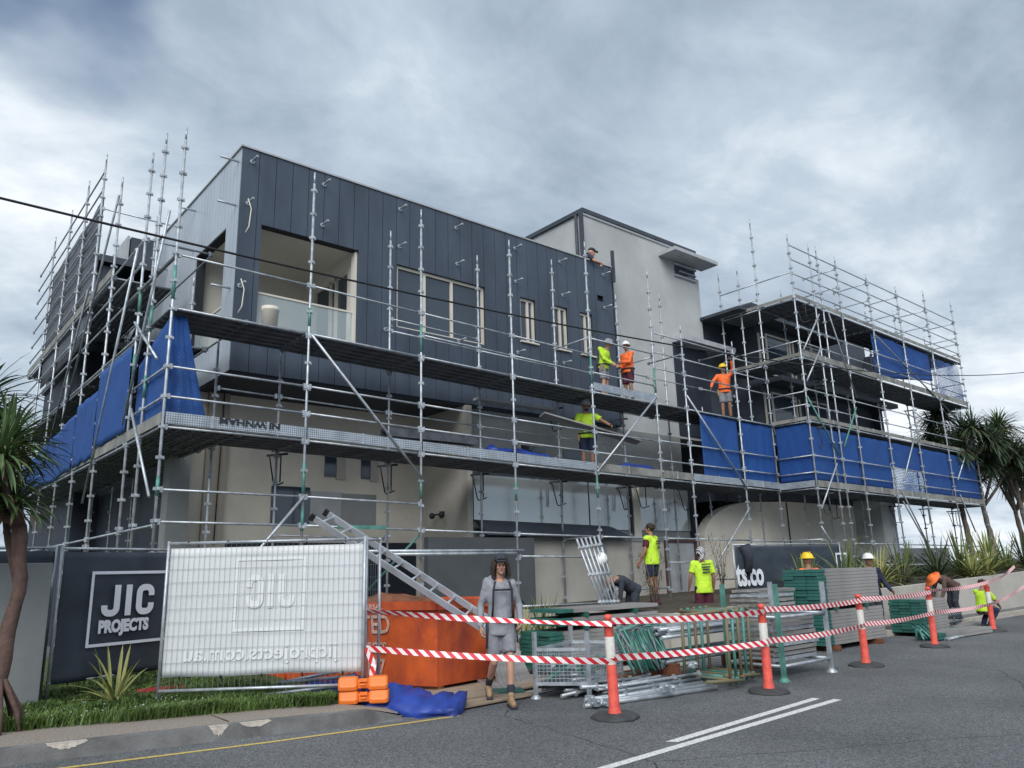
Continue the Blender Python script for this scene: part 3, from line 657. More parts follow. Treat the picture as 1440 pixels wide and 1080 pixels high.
for i in range(5):
    a, c = bays[i], bays[i + 1]
    zs = [2.5, 4.0, 4.5, 5.0, 6.0, 6.95]
    if i in (0, 1): zs.append(3.0)
    if i in (2, 3): zs.append(6.47)
    if i == 4: zs += [6.5, 7.38]; zs.remove(6.95)
    if i == 2: zs[-2] = 6.95
    for z in zs: led(SC, a, c, YO, z)
    for z in ([4.0, 5.05] + ([6.0] if i else [])): led(SC, a if i else 4.72, c, YI, z, r=.018)
    deck_x(SC, a, c, YO + .03, YI - .03, 4.03); deck_x(SC, a, c, YO + .03, YI - .03, 6.03)
    toe_x(SC, a, c, YO - .035, 4.05, 'toe' if i < 4 else 'toe2', clips=(.31, .71) if i == 0 else (.46,))
toe_x(SC, 13.4, 15.83, YO - .035, 6.05)
led(SC, 8.41, 10.88, YI, 7.18, r=.018); led(SC, 8.41, 10.88, YI, 6.9, r=.018); led(SC, 10.88, 13.41, YI, 6.9, r=.018)
for x in bays:
    for z in (4.0, 6.0): transom(SC, x, YO, YI, z, r=.022, m='galvdark')
transom(SC, 13.4, YO, YI, 7.4, r=.02); transom(SC, 15.83, YO, YI, 7.3, r=.02); transom(SC, 13.4, YO, YI, 2.5, r=.018)
for x in (5.95, 8.41, 10.88, 13.41, 15.9):
    o = place('hop_up_bracket', HK, SC, (x, YI + .30, 3.94 + dz(x))); o.rotation_euler = (0, 0, R(-60))
    if x in (13.41, 15.9): o = place('hop_up_bracket', HK, SC, (x, YI + .35, 5.85 + dz(x))); o.rotation_euler = (0, 0, R(-60))
# inner hop-up decks
b = MB(); b.box(8.4, 10.9, 14.12, 14.4, 4.62, 4.68); b.box(8.4, 10.9, 14.12, 14.15, 4.50, 4.62); b.box(8.4, 10.9, 14.37, 14.4, 4.50, 4.62); b.build('hop_up_deck', M['deck'], SC)
b = MB(); b.box(10.9, 13.4, 14.12, 14.35, 5.6, 5.66); b.build('hop_up_deck', M['fascia'], SC)
for p, q in (((5.97, YO - .05, 5.95), (8.43, YO - .05, 3.4)), ((5.94, YO - .05, 3.0), (4.6, YO - .05, 1.4)), ((15.76, YO - .05, 5.98), (13.38, YO - .05, 3.86)), ):
    tubeobj(SC, p, q, .026, 'galv', 'brace', clip=False)
tubeobj(SC, (8.46, YO + .05, 2.4), (7.9, YI - .1, 1.3), .024, 'tubegreen', 'brace', clip=False); tubeobj(SC, (10.9, YI, 2.0), (11.9, YI - .2, .9), .022, 'tubegreen', 'brace', clip=False)
for k, z in enumerate((2.03, 1.97)):
    tubeobj(SC, (7.15 + .5 * k, YO - .08 - .05 * k, z), (10.95 - .25 * k, YO - .08 - .05 * k, z), .03, 'galv', 'stored_tube', clip=False)
led(SC, 10.85, 13.4, YO, 2.03); led(SC, 13.4, 15.83, YO, 1.28); led(SC, 10.85, 13.4, YO, 1.0); led(SC, 5.93, 8.4, YI, 2.4, r=.018)
for x, z0, z1 in ((5.93, 3.05, 3.6), (5.93, 2.4, 2.8), (5.93, 6.15, 6.5), (3.5, 6.15, 6.75), (3.5, 2.9, 3.2), (8.4, 3.1, 3.5), (8.4, 6.1, 6.7), (13.4, 6.2, 6.9), (13.4, 3.4, 3.9), (15.83, 6.3, 7.0), (10.85, 3.2, 3.6)):
    b = MB(); b.tube((x, YO, z0 + dz(x)), (x, YO, z1 + dz(x)), .029, 10); b.build('green_collar', M['tubegreen'], SC)
b = MB(); b.box(6.6, 7.6, YO - .04, YO - .03, 2.43, 2.5); b.build('green_clamp', M['tubegreen'], SC)
tm = text_mesh('NEWNHAM', .15, .005, 1.35)
tobj = put_text('lettering', tm, M['hook'], SC, (5.44, YO - .043, 4.225), (-1, 0, .012), (0, 0, -1)); tobj.matrix_basis = tobj.matrix_basis
# link bays
for a, c in ((15.83, 17.12), (17.12, 19.6), (19.6, 21.45)):
    for z in ([4.0, 4.5, 5.02, 6.02, 7.0, 7.45, 2.5]): led(SR, a, c, YO, z)
    for z in (4.0, 6.0, 7.2): led(SR, a, c, YI, z, r=.018)
    deck_x(SR, a, c, YO + .03, YI - .03, 4.03); deck_x(SR, a, c, YO + .03, YI - .03, 6.06)
    toe_x(SR, a, c, YO - .035, 4.05, 'toe2' if a < 17 else 'toe')
for x in (17.12, 19.6):
    for z in (4.0, 6.0, 8.1 if x > 18 else 7.6): transom(SR, x, YO, YI, z, m='galvdark')
led(SR, 15.83, 19.6, YO, 8.0); led(SR, 19.6, 21.45, YO, 7.9)
tubeobj(SR, (17.1, YO - .05, 6.2), (19.6, YO - .05, 3.72), .024, 'galv', 'brace', clip=False); tubeobj(SR, (19.62, YO - .05, 3.2), (17.5, YO - .05, 1.4), .024, 'galv', 'brace', clip=False)
led(SR, 17.12, 19.6, YO, 1.45); led(SR, 15.83, 17.12, YO, 1.9); led(SR, 19.6, 21.45, YO, 2.0)
for x in (16.5, 18.4, 20.3):
    o = place('hop_up_bracket', HK, SR, (x, YI + .2, 3.8)); o.rotation_euler = (0, 0, R(-60))

# right scaffold ----------------------------------------------------
RS = empty('right_scaffold', (28, 12.2, 0), 'tall galvanised scaffold tower with four decks at the right end of the building', 'scaffolding', 'scaffolds round the building')
Y0, Y1 = 11.62, 12.87
RX = [(21.45, 11.8), (22.72, 11.8), (23.2, 11.82), (24.45, 11.78), (26.65, 11.66), (29.0, 11.7), (31.55, 12.1), (34.3, 12.2)]
for x, t in RX: standard(RS, x, Y0, t, .9)
for x, t in ((21.45, 12.8), (22.9, 10.6), (24.45, 10.6), (26.65, 11.5), (29.0, 11.2), (31.55, 11.6), (34.3, 11.0)): standard(RS, x, Y1, t, .9)
standard(RS, 21.45, 13.54, 11.3, .9); standard(RS, 21.45, 14.28, 11.3, .9)
rb = [21.45, 24.45, 26.65, 29.0, 31.55, 34.3]
rr = [21.45, 23.2, 24.45, 26.65, 29.0, 31.55, 34.3]
ZL = [3.97, 5.98, 7.97, 9.85]
for i in range(6):
    a, c = rr[i], rr[i + 1]
    zs = ZL + [4.45, 4.95, 6.48, 6.98, 8.47, 8.97, 10.25, 10.72, 11.2, 11.68, 2.4]
    for z in zs:
        if z == 2.4 and i == 0: continue
        led(RS, a, c, Y0, z, r=.02)
    for z in (5.98, 8.5, 7.97, 9.85):
        led(RS, a, c, Y1, z, r=.017, m='galvdark')
for i in range(5):
    a, c = rb[i], rb[i + 1]
    for z in ZL: deck_x(RS, a, c, Y0 + .03, Y1 - .03, z + .04)
    toe_x(RS, a, c, Y0 - .035, 4.02, 'toe2'); toe_x(RS, a, c, Y0 - .035, 6.03, 'toe2', .12); toe_x(RS, a, c, Y0 - .035, 8.02, 'toe2'); toe_x(RS, a, c, Y0 - .035, 9.9, 'toe2', .12)
led(RS, 24.45, 34.3, Y0, 1.75, clip=False); led(RS, 22.7, 34.3, Y0, 1.25, clip=False)
for x in rb + [22.72, 23.2]:
    for z in ZL: transom(RS, x, Y0, Y1, z, m='galvdark')
for x in (24.45, 26.65, 29.0, 31.55, 34.3):
    for z in (10.95, 11.6): transom(RS, x, Y0, Y1, z)
for z in (8.5, 9.0, 10.25, 10.7): transom(RS, 34.3, Y0, Y1, z)
for z in (10.75, 9.85, 8.5, 7.97, 6.9, 6.5, 5.98, 4.95, 4.45, 3.97, 2.5): transom(RS, 21.45, Y0, Y1, z, clip=False); transom(RS, 21.45, Y1, 14.28, z, clip=False) if z in (10.75, 9.85, 7.97, 5.98, 8.5) else None
transom(RS, 21.45, 12.87, 14.28, 10.2)
for z in (9.87, 8.0): deck_y(RS, 21.5, 22.7, Y1, 14.28, z)
toe_y(RS, 21.41, Y0, 14.28, 9.9, h=.1); toe_y(RS, 21.41, Y0, 14.28, 8.02, h=.1); toe_y(RS, 21.41, Y0, Y1, 6.03, h=.1); toe_y(RS, 21.41, Y0, Y1, 4.02, 'toe')
yb = Y0 - .06
BR = [((1152, 442), (1130, 492)), ((1154, 490), (1134.5, 536)), ((1177, 652), (1155.5, 715.5)), ((1204, 573), (1187, 629)), ((1290, 598), (1271, 676)), ((1368, 606), (1347, 675)), ((1270, 705), (1328, 809)), ((1155, 740), (1178, 778)), ((1350, 695), (1372, 748)), ((1230, 470), (1356, 600)), ((1165, 440), (1205, 560)), ((1268, 690), (1322, 800)), ((1135, 557), (1180, 640))]
def onplane(px, py, y):
    a, b_, c = px - 720, py - 540, 1081.0; dd = [_r[i] * a + _d[i] * b_ + _f[i] * c for i in range(3)]; t = y / dd[1]
    return (dd[0] * t, y, 1.6 + dd[2] * t)
for k, (p, q) in enumerate(BR):
    tubeobj(RS, onplane(*p, yb), onplane(*q, yb), .025, 'tubegreen' if k in (3, 12) else ('galvdark' if k in (6, 9, 10, 11, 8) else 'galv'), 'brace', clip=False)
for x in (21.9, 24.5, 29.0, 31.6, 34.2):
    for z in (3.85, 7.75) if x > 22 else (3.85, 5.85, 7.85, 9.8):
        o = place('hop_up_bracket', HK, RS, (x, Y1 + .1 if x > 22 else Y0 + .2, z + dz(x))); o.rotation_euler = (0, 0, R(-60))
# scaffold behind at the far end, seen through the right scaffold
RB = empty('far_scaffold', (31, 19, 0), 'dull distant scaffold frame behind the right end of the building seen against the sky', 'scaffolding', 'scaffolds round the building')
for x, y in ((29.8, 18.5), (31.2, 18.5), (32.6, 18.5), (34.0, 18.5), (35.6, 18.5), (37.4, 18.5), (30.5, 20), (33.5, 20), (36.5, 20)): standard(RB, x, y, 7.2)
for z in (2.4, 3.4, 4.4, 5.6, 6.4): tubeobj(RB, (29.8, 18.5, z), (37.4, 18.5, z), .022, 'galvdark', 'ledger', clip=False)
for x in (31.2, 34.0): tubeobj(RB, (x, 18.45, 2.4), (x + 1.6, 18.45, 4.4), .022, 'galvdark', 'brace', clip=False)

# left scaffold -------------------------------------------------------
LS = empty('side_scaffold', (4, 18.5, 0), 'tall galvanised scaffold with sloping rows of rails along the left side of the building', 'scaffolding', 'scaffolds round the building')
for y, t in ((14.05, 9.85), (14.93, 9.85), (17.4, 10.4), (19.4, 11.9), (21.3, 12.0), (23.4, 12.0), (25.8, 12.05)): standard(LS, 3.5, y, t)
for y, t in ((16.0, 7.9), (17.4, 8.2), (19.4, 10.6), (21.3, 10.4), (23.4, 9.8), (25.8, 9.8)): standard(LS, 4.77, y, t)
LY = [12.8, 14.93, 17.4, 19.4, 21.3, 23.4, 25.8, 28.0]
for a, c in zip(LY, LY[1:]):
    lv = [2.45, 4.0, 4.5, 5.0, 6.0, 6.95] + ([8.0, 8.5, 9.0, 10.0, 10.5, 10.95, 11.45, 7.45, 9.5] if a > 19 else ([7.5, 8.0] if a > 14 else []))
    for z in lv: tubeobj(LS, (3.5, a, z), (3.5, c, z), .0205)
    for z in (4.0, 6.0, 8.0):
        if z < 7 or a > 14: tubeobj(LS, (4.77, a, z), (4.77, c, z), .018, 'galvdark')
        if z == 4.0 or (z == 6.0 and a > 13) or a > 17: deck_y(LS, 3.55, 4.72, a, c, z + .03)
    toe_y(LS, 3.47, a, c, 4.05); 
    if a > 17: toe_y(LS, 3.47, a, c, 8.05)
for y in LY[1:]:
    for z in (4.0, 6.0, 8.0): tubeobj(LS, (3.5, y, z), (4.77, y, z), .02, 'galvdark', 'transom')
tubeobj(LS, (3.5, 19.4, 10.45), (6.3, 19.4, 10.45), .0205, 'galv', 'transom'); tubeobj(LS, (3.5, 12.8, 6.93), (3.5, 15.9, 6.95), .035, 'galvdark', 'beam', clip=False)
for p, q in (((3.44, 14.6, 4.6), (3.44, 13.0, 2.9)), ((3.44, 15.2, 7.9), (3.44, 17.8, 3.2)), ((3.44, 13.2, 7.9), (3.44, 15.1, 4.4)), ((3.44, 17.3, 9.9), (3.44, 21.0, 5.4)), ((3.44, 19.6, 8.4), (3.44, 22.8, 4.6)), ((3.44, 14.9, 6.3), (3.44, 13.2, 5.2))):
    tubeobj(LS, p, q, .024, 'galv' if p[1] < 15.3 else 'galvdark', 'brace', clip=False)
for z0, z1 in ((5.9, 6.4), (4.7, 5.1)):
    for yy, q in ((14.05, 0), (14.93, .6)): b = MB(); b.tube((3.5, yy, z0 + q), (3.5, yy, z1 + q), .029, 10); b.build('green_collar', M['tubegreen'], LS)

# ------------------------------------------------------------------ netting (cloth hung on the scaffolds)
def cloth(name, m, grid, label, cat='shade netting', group='blue netting on the scaffolds', amp=.03, nu=24, nv=12, seed=1):
    """grid: function (u, v) -> point; u along, v up"""
    b = MB(); pts = []
    for j in range(nv + 1):
        for i in range(nu + 1):
            u, v = i / nu, j / nv; p = Vector(grid(u, v)); nn = noise.noise(Vector((u * 7 + seed, v * 2.5, seed * 3.3))) * amp + noise.noise(Vector((u * 23, v * 4 + seed, 2))) * amp * .45
            pts.append(p + Vector((-.35, -.9, 0)) * nn + Vector((0, 0, noise.noise(Vector((u * 5 + seed * 2, 9, v))) * amp * .8)))
    b.v = [tuple(p) for p in pts]
    for j in range(nv):
        for i in range(nu):
            a = j * (nu + 1) + i; b.sm.add(len(b.f)); b.f.append((a, a + 1, a + nu + 2, a + nu + 1))
    o = b.build(name, m); so = o.modifiers.new('thickness', 'SOLIDIFY'); so.thickness = .004
    return tag(o, label, cat, group)
def ly(a, b_, t): return a + (b_ - a) * t
# each bay of netting is a sheet of its own
cloth('shade_net', M['net'], lambda u, v: (ly(3.52, ly(4.28, 3.80, v ** .8), u), 12.95, ly(4.1, 5.92, v)), 'narrow blue brick-pattern net on the front left scaffold corner above the lettered toe board', amp=.05, seed=1)
cloth('shade_net', M['net'], lambda u, v: (3.56, ly(12.98, 14.8, u), ly(4.1, ly(5.95, 5.45, u), v)), 'blue net just left of the corner scaffold pole above the first deck', amp=.05, seed=2)
cloth('shade_net', M['net'], lambda u, v: (3.45, ly(14.95, 17.4, u), ly(4.25, 5.85, v)), 'pale-lined blue net in the second bay of the left scaffold', amp=.04, seed=3)
cloth('shade_net', M['netfar'], lambda u, v: (3.45, ly(17.45, 19.4, u), ly(4.1, 5.5, v)), 'smooth blue cloth in the third bay of the left scaffold behind a light diagonal rod', amp=.05, seed=4)
cloth('shade_net', M['netfar'], lambda u, v: (3.45, ly(19.5, 26.5, u), ly(4.05, ly(5.35, 4.9, u), v)), 'long blue cloth at the far left low on the scaffold behind the palm fronds', amp=.08, nu=40, seed=5)
cloth('shade_net', M['netfar'], lambda u, v: (ly(4.0, 4.7, u), 25.6 + .1 * u, ly(9.4, 11.3, v) + .2 * math.sin(u * 3)), 'small bunched blue cloth high up at the far left end of the scaffold', amp=.18, seed=6)
cloth('grey_mesh', M['mesh'], lambda u, v: (3.56, ly(19.45, 25.8, u), ly(7.2, 10.75, v)), 'ribbed dark grey mesh sheet on the tall left scaffold above the blue cloth', 'mesh sheet', None, amp=.07, nu=50, seed=7)
cloth('shade_net', M['net'], lambda u, v: (ly(17.75, 19.55, u), 12.86, ly(4.1, 5.98, v) + dz(18)), 'blue grid net left of two under the orange-shirted man on the right', amp=.03, seed=8)
cloth('shade_net', M['net'], lambda u, v: (ly(19.65, 21.4, u), 12.86, ly(4.1, 5.98, v) + dz(20)), 'blue grid net right of two under the orange-shirted man with the raised arm', amp=.03, seed=9)
cloth('shade_net', M['netfar'], lambda u, v: (21.5, ly(12.8, 11.7, u), ly(4.2, 5.95, v) + dz(21)), 'blue net turning the corner of the tall right scaffold between first and second decks', amp=.03, seed=10)
for a, c, lab, sd, mm in ((21.5, 24.45, 'blue cloth in the first wide bay of the right scaffold beside its corner', 11, 'net'), (24.45, 26.65, 'deep blue cloth left of the torn pale patch on the right scaffold', 12, 'netfar'), (26.65, 29.05, 'torn see-through blue net with white sky showing in its lower half', 13, 'netthin'), (29.05, 31.55, 'blue cloth right of the torn patch with a ragged lower edge', 14, 'netfar'), (31.55, 34.25, 'last blue cloth low at the right end of the scaffold beside the palms', 15, 'netfar')):
    if mm == 'netthin':
        cloth('shade_net', M['netfar'], lambda u, v: (ly(a, c, u), 11.7, ly(4.95, 5.85, v) + dz(ly(a, c, u))), 'blue cloth strip above the torn see-through patch on the right scaffold', amp=.03, seed=sd + 9)
        cloth('shade_net', M[mm], lambda u, v: (ly(a, c, u), 11.7, ly(4.2, 4.94, v) + dz(ly(a, c, u))), lab, amp=.03, seed=sd)
    else: cloth('shade_net', M[mm], lambda u, v: (ly(a, c, u), 11.7, ly(4.2, 5.85, v) + dz(ly(a, c, u))), lab, amp=.03, seed=sd)
cloth('shade_net', M['netfar'], lambda u, v: (ly(26.6, 31.4, u), 11.72, ly(ly(8.1, 8.7, u), 9.75, v) + dz(ly(26.6, 31.4, u))), 'blue cloth under the top deck of the right scaffold, left of its thin torn end', amp=.05, seed=17)
cloth('shade_net', M['netthin'], lambda u, v: (ly(31.5, 34.25, u), 11.72, ly(8.1, 9.7, v) + dz(33)), 'thin see-through blue net under the top deck at the right end of the scaffold', amp=.05, seed=18)
# folded tarps lying on the decks
def roll(name, pts, rad, m, label, group='rolled blue tarps on the first deck', n=14, seed=0, flat=.6, amp=1.0):
    b = MB(); P = [Vector(p) for p in pts]; Q = []
    for i in range(len(P) - 1):
        for k in range(5): Q.append(P[i].lerp(P[i + 1], k / 5))
    Q.append(P[-1]); m_ = len(Q); rr_ = [rad * (1 + .35 * noise.noise(Vector((i * .6, seed, 0)))) * (min(1, .55 + .45 * min(i, m_ - 1 - i))) for i in range(m_)]
    b.path(Q, rr_, n)
    zb = min(p[2] for p in pts) - rad
    vv = []
    for v in b.v:
        w = Vector(v); k = (noise.noise(w * (4 if amp == 1 else 3.2) + Vector((seed, 0, 0))) * .45 + noise.noise(w * 11) * .12) * rad * amp; c = (w[2] - zb)
        vv.append((w[0] + k, w[1] + k * .5, zb + max(.0, c * flat + k * .6)))
    b.v = vv; return tag(b.build(name, m), label, 'tarpaulin', group)
roll('blue_tarp', [(10.2, 13.0, 4.26), (10.9, 13.05, 4.27), (12.1, 13.0, 4.17)], .20, M['tarp'], 'crumpled dark blue tarp roll on the first deck between the third and fourth front poles', seed=1)
roll('blue_tarp', [(4.6, 13.1, 4.26), (5.6, 13.1, 4.27), (6.9, 13.1, 4.22), (7.3, 13.1, 4.20)], .13, M['tarp'], 'long flat blue tarp on the first deck behind the lettered toe board', seed=2)
roll('blue_tarp', [(14.5, 13.05, 4.18), (15.8, 13.05, 4.15)], .16, M['tarp'], 'short blue tarp on the first deck right of the lime-shirted plank carrier', seed=3)
# white bucket on the upper deck
bk = MB(); bk.lathe([(.001, 0), (.135, 0), (.155, .30), (.165, .31), (.165, .33), (.158, .34), (.158, .38), (.145, .38), (.14, .33), (.001, .33)], (5.25, 13.0, 6.035), 18)
bo = bk.build('bucket', M['frame']); tag(bo, 'off-white plastic bucket standing on the upper deck in front of the balcony', 'bucket')
b = MB(); b.path([(5.25 + .165 * math.cos(t), 13.0 + .165 * math.sin(t), 6.4 - .10 * abs(math.sin(t))) for t in [math.pi * k / 8 for k in range(9)]], .006, 5); b.build('handle', M['galv'], bo)
# power line
b = MB(); pts = []
for k in range(41):
    x = -12 + 62 * k / 40; pts.append((x, 10.0, 5.97 + .00262 * (x - 2.0) ** 2))
b.path(pts, .016, 6); tag(b.build('power_cable', M['wire']), 'thin black overhead cable crossing the whole street in front of the building', 'cable')

# ================================================================== FOREGROUND THINGS
TAU = 2 * math.pi
# ---- temporary fence panels
def fpoint(A, B, t, z): return (A[0] + (B[0] - A[0]) * t, A[1] + (B[1] - A[1]) * t, z)
def fence_panel(A, B, z0, z1, label, group, banner=None, bz=None, mesh=True, bside=-1, seed=0, b1=1.0, feet=.0, sag=.02):
    th = empty('site_fence', (A[0], A[1], 0), label, 'site fence', group)
    f = MB(); r = .019
    for t in (0, 1): f.tube(fpoint(A, B, t, feet), fpoint(A, B, t, z1 + .03), r, 8)
    f.tube(fpoint(A, B, 0, z1), fpoint(A, B, 1, z1), r, 8); f.tube(fpoint(A, B, 0, z0), fpoint(A, B, 1, z0), r, 8)
    f.build('frame', M['galv'], th)
    L_ = math.hypot(B[0] - A[0], B[1] - A[1]); nx, ny = (B[1] - A[1]) / L_ * bside, -(B[0] - A[0]) / L_ * bside
    if mesh:
        g = MB(); n = int(L_ / .062)
        for i in range(1, n): g.obox(fpoint(A, B, i / n, z0), fpoint(A, B, i / n, z1), .0026, .0026)
        k = int((z1 - z0) / .155)
        for i in range(1, k): g.obox(fpoint(A, B, 0, z0 + (z1 - z0) * i / k), fpoint(A, B, 1, z0 + (z1 - z0) * i / k), .003, .003)
        g.build('wire_mesh', M['finewire'], th)
    if banner:
        b = MB(); nu, nv = 40, 20
        for j in range(nv + 1):
            for i in range(nu + 1):
                u, v = i / nu * b1, j / nv; e = min(1, 6 * min(i / nu, 1 - i / nu) + .1)
                w = (.009 if mesh else .028) * noise.noise(Vector((u * 5 + seed, v * 3, seed))) + (.003 if mesh else .012) * noise.noise(Vector((u * 17, v * 7, seed + 3)))
                sg = sag * (math.sin(u * 11 + seed) * .5 + .5) * (1 - v)
                p = fpoint(A, B, .008 + u * .984, bz[0] + (bz[1] - bz[0]) * v + sg); b.v.append((p[0] + nx * (.022 + w), p[1] + ny * (.022 + w), p[2]))
        for j in range(nv):
            for i in range(nu): a = j * (nu + 1) + i; b.sm.add(len(b.f)); b.f.append((a, a + 1, a + nu + 2, a + nu + 1))
        bo = b.build('banner', M[banner], th); so = bo.modifiers.new('thickness', 'SOLIDIFY'); so.thickness = .003; so.offset = -1 if bside > 0 else 1
        for i in range(5):
            for z in (z1, bz[0]): 
                tb = MB(); p = fpoint(A, B, .1 + .2 * i, z); tb.obox((p[0] - nx * .02, p[1] - ny * .02, z + .02), (p[0] + nx * .03, p[1] + ny * .03, z - .025), .012, .02); tb.build('cable_tie', M['black'], th)
        return th, bo, (nx, ny)
    return th, None, (nx, ny)
def frame_lines(th, A, B, n, t0, t1, z0, z1, w, m, name='printed_frame', offn=.062):
    b = MB(); L_ = math.hypot(B[0] - A[0], B[1] - A[1]); wt = w / L_
    def q(a, c, e, g):
        i = len(b.v)
        for t, z in ((a, e), (c, e), (c, g), (a, g)):
            p = fpoint(A, B, t, z); b.v.append((p[0] + n[0] * offn, p[1] + n[1] * offn, z))
        b.f.append((i, i + 1, i + 2, i + 3))
    q(t0, t1, z1 - w, z1); q(t0, t1, z0, z0 + w); q(t0, t0 + wt, z0 + w, z1 - w); q(t1 - wt, t1, z0 + w, z1 - w)
    return b.build(name, m, th)
FG = 'temporary fence panels'
A, B = (2.98, 10.2), (4.90, 8.74)
th, bo, n = fence_panel(A, B, .33, 2.05, 'wire mesh fence panel with a pale grey-white banner back tied to it, on the verge', FG, 'whiteban', (.47, 1.99), True, -1, 1, feet=.12)
# this banner hangs on the road side behind the wires, so push prints just in front of it
frame_lines(th, A, B, n, .34, .70, .98, 1.86, .04, M['ghost'], offn=.008)
GHOST = (th, A, B, n)
u_ = ((B[0] - A[0]) / 2.41, (B[1] - A[1]) / 2.41, 0)
def on_fence(A, B, n, t, z, o): p = fpoint(A, B, t, z); return (p[0] + n[0] * o, p[1] + n[1] * o, z)
put_text('faint_lettering', text_mesh('jicprojects.com.au', .24, .006, 1.05, .0004), M['ghost'], th, on_fence(A, B, n, .87, .66, .008), (-u_[0], -u_[1], 0), (0, 0, 1))
# plain mesh panel leading back from the corner block
fence_panel((4.95, 8.78), (5.28, 9.02), .33, 2.05, 'narrow open wire mesh fence panel in front of the orange skip', FG, feet=.12)
# lettered black banner
A2, B2 = (2.02, 11.33), (4.25, 12.2)
th2, bo2, n2 = fence_panel(A2, B2, .42, 2.04, 'fence panel with a black banner reading JIC PROJECTS in a white frame', FG, 'banner', (.40, 2.0), False, 1, 3, feet=.15)
frame_lines(th2, A2, B2, n2, .165, .70, .80, 1.75, .038, M['printwhite'])
d2 = ((B2[0] - A2[0]) / 2.393, (B2[1] - A2[1]) / 2.393, 0)
def stroke_letters():
    """the three big letters J I C as rounded block strokes, height 1"""
    b = MB()
    def strip(pts, w):
        n = len(pts); L_ = []; R_ = []
        for i in range(n):
            d = Vector(pts[min(i + 1, n - 1)]) - Vector(pts[max(i - 1, 0)]); d.normalize(); q = Vector((-d.y, d.x)); L_.append(Vector(pts[i]) + q * w / 2); R_.append(Vector(pts[i]) - q * w / 2)
        for i in range(n - 1): b.quad(*[(p.x, p.y, 0) for p in (R_[i], R_[i + 1], L_[i + 1], L_[i])])
    def arc(cx, cy, r, a0, a1, n=7): return [(cx + r * math.cos(a0 + (a1 - a0) * k / n), cy + r * math.sin(a0 + (a1 - a0) * k / n)) for k in range(n + 1)]
    w = .21
    strip([(.46, 1), (.46, .30)] + arc(.28, .28, .18, 0, -math.pi / 2) + arc(.22, .28, .18, -math.pi / 2, -math.pi)[1:] + [(.04, .36)], w)
    strip([(.86, 0), (.86, 1)], w)
    strip([(1.68, .62)] + [(1.68, .72)] + arc(1.50, .72, .18, 0, math.pi / 2) + arc(1.42, .72, .18, math.pi / 2, math.pi)[1:] + arc(1.42, .28, .18, math.pi, 1.5 * math.pi) + arc(1.50, .28, .18, 1.5 * math.pi, 2 * math.pi)[1:] + [(1.68, .38)], w)
    return b.mesh('lettering', M['printwhite'])
me = stroke_letters(); me.transform(Matrix.Diagonal((.32, .40, 1, 1)))
put_text('faint_lettering', me, M['ghost'], GHOST[0], on_fence(*GHOST[1:], .64, 1.25, .008), (-u_[0], -u_[1], 0), (0, 0, 1))
me = stroke_letters(); me.transform(Matrix.Diagonal((.42, .40, 1, 1)))
put_text('lettering', me, M['printwhite'], th2, on_fence(A2, B2, n2, .245, 1.17, .064), d2, (0, 0, 1))
put_text('lettering', text_mesh('PROJECTS', .205, .012, .80), M['printwhite'], th2, on_fence(A2, B2, n2, .228, .975, .064), d2, (0, 0, 1))
# second black banner running further left, half hidden by the grey wall end
A3, B3 = (.55, 11.6), (2.0, 11.62)
th3, bo3, n3 = fence_panel(A3, B3, .42, 2.06, 'black banner fence panel at the far left, mostly hidden by the grey wall', FG, 'banner', (.3, 2.02), False, 1, 5, feet=.15)
b = MB()
for z in (.93, 1.70): b.box(1.6, 1.97, 11.548, 11.55, z, z + .035)
b.build('printed_frame', M['printwhite'], th3)
put_text('lettering', text_mesh('C', .5, .02, .7), M['printwhite'], th3, (1.66, 11.545, 1.22), (1, 0, 0), (0, 0, 1))
put_text('lettering', text_mesh('CTS', .17, .01, .8), M['printwhite'], th3, (1.60, 11.545, 1.06), (1, 0, 0), (0, 0, 1))
# right-hand black banner
A4, B4 = (17.5, 12.0), (21.5, 11.2)
th4, bo4, n4 = fence_panel(A4, B4, .95, 2.12, 'black banner fence panel reading ts.co behind the stacked boards', FG, 'banner', (.75, 2.08), False, 1, 7, feet=.8)
d4 = ((B4[0] - A4[0]) / 4.079, (B4[1] - A4[1]) / 4.079, 0)
put_text('lettering', text_mesh('ts.co', .80, .03, .62), M['printwhite'], th4, on_fence(A4, B4, n4, -.005, 1.10, .07), d4, (0, 0, 1))
frame_lines(th4, A4, B4, n4, .93, 1.05, 1.30, 1.86, .05, M['printwhite'], offn=.07)
b = MB(); b.path([on_fence(A4, B4, n4, .08, 2.1, .09), on_fence(A4, B4, n4, .10, 1.8, .11), on_fence(A4, B4, n4, .09, 1.4, .1)], [.16, .12, .10], 8); tag(b.build('draped_cloth', M['charc']), 'black cloth bunched over the left corner of the ts.co banner', 'cloth')
# grey wall end on the left
b = MB(); b.box(-6, 1.90, 11.1, 11.3, 0, 1.86); tag(b.build('street_wall', M['greylow'], bevel=.01), 'plain grey rendered street wall at the left edge behind the palm trunk', 'wall')
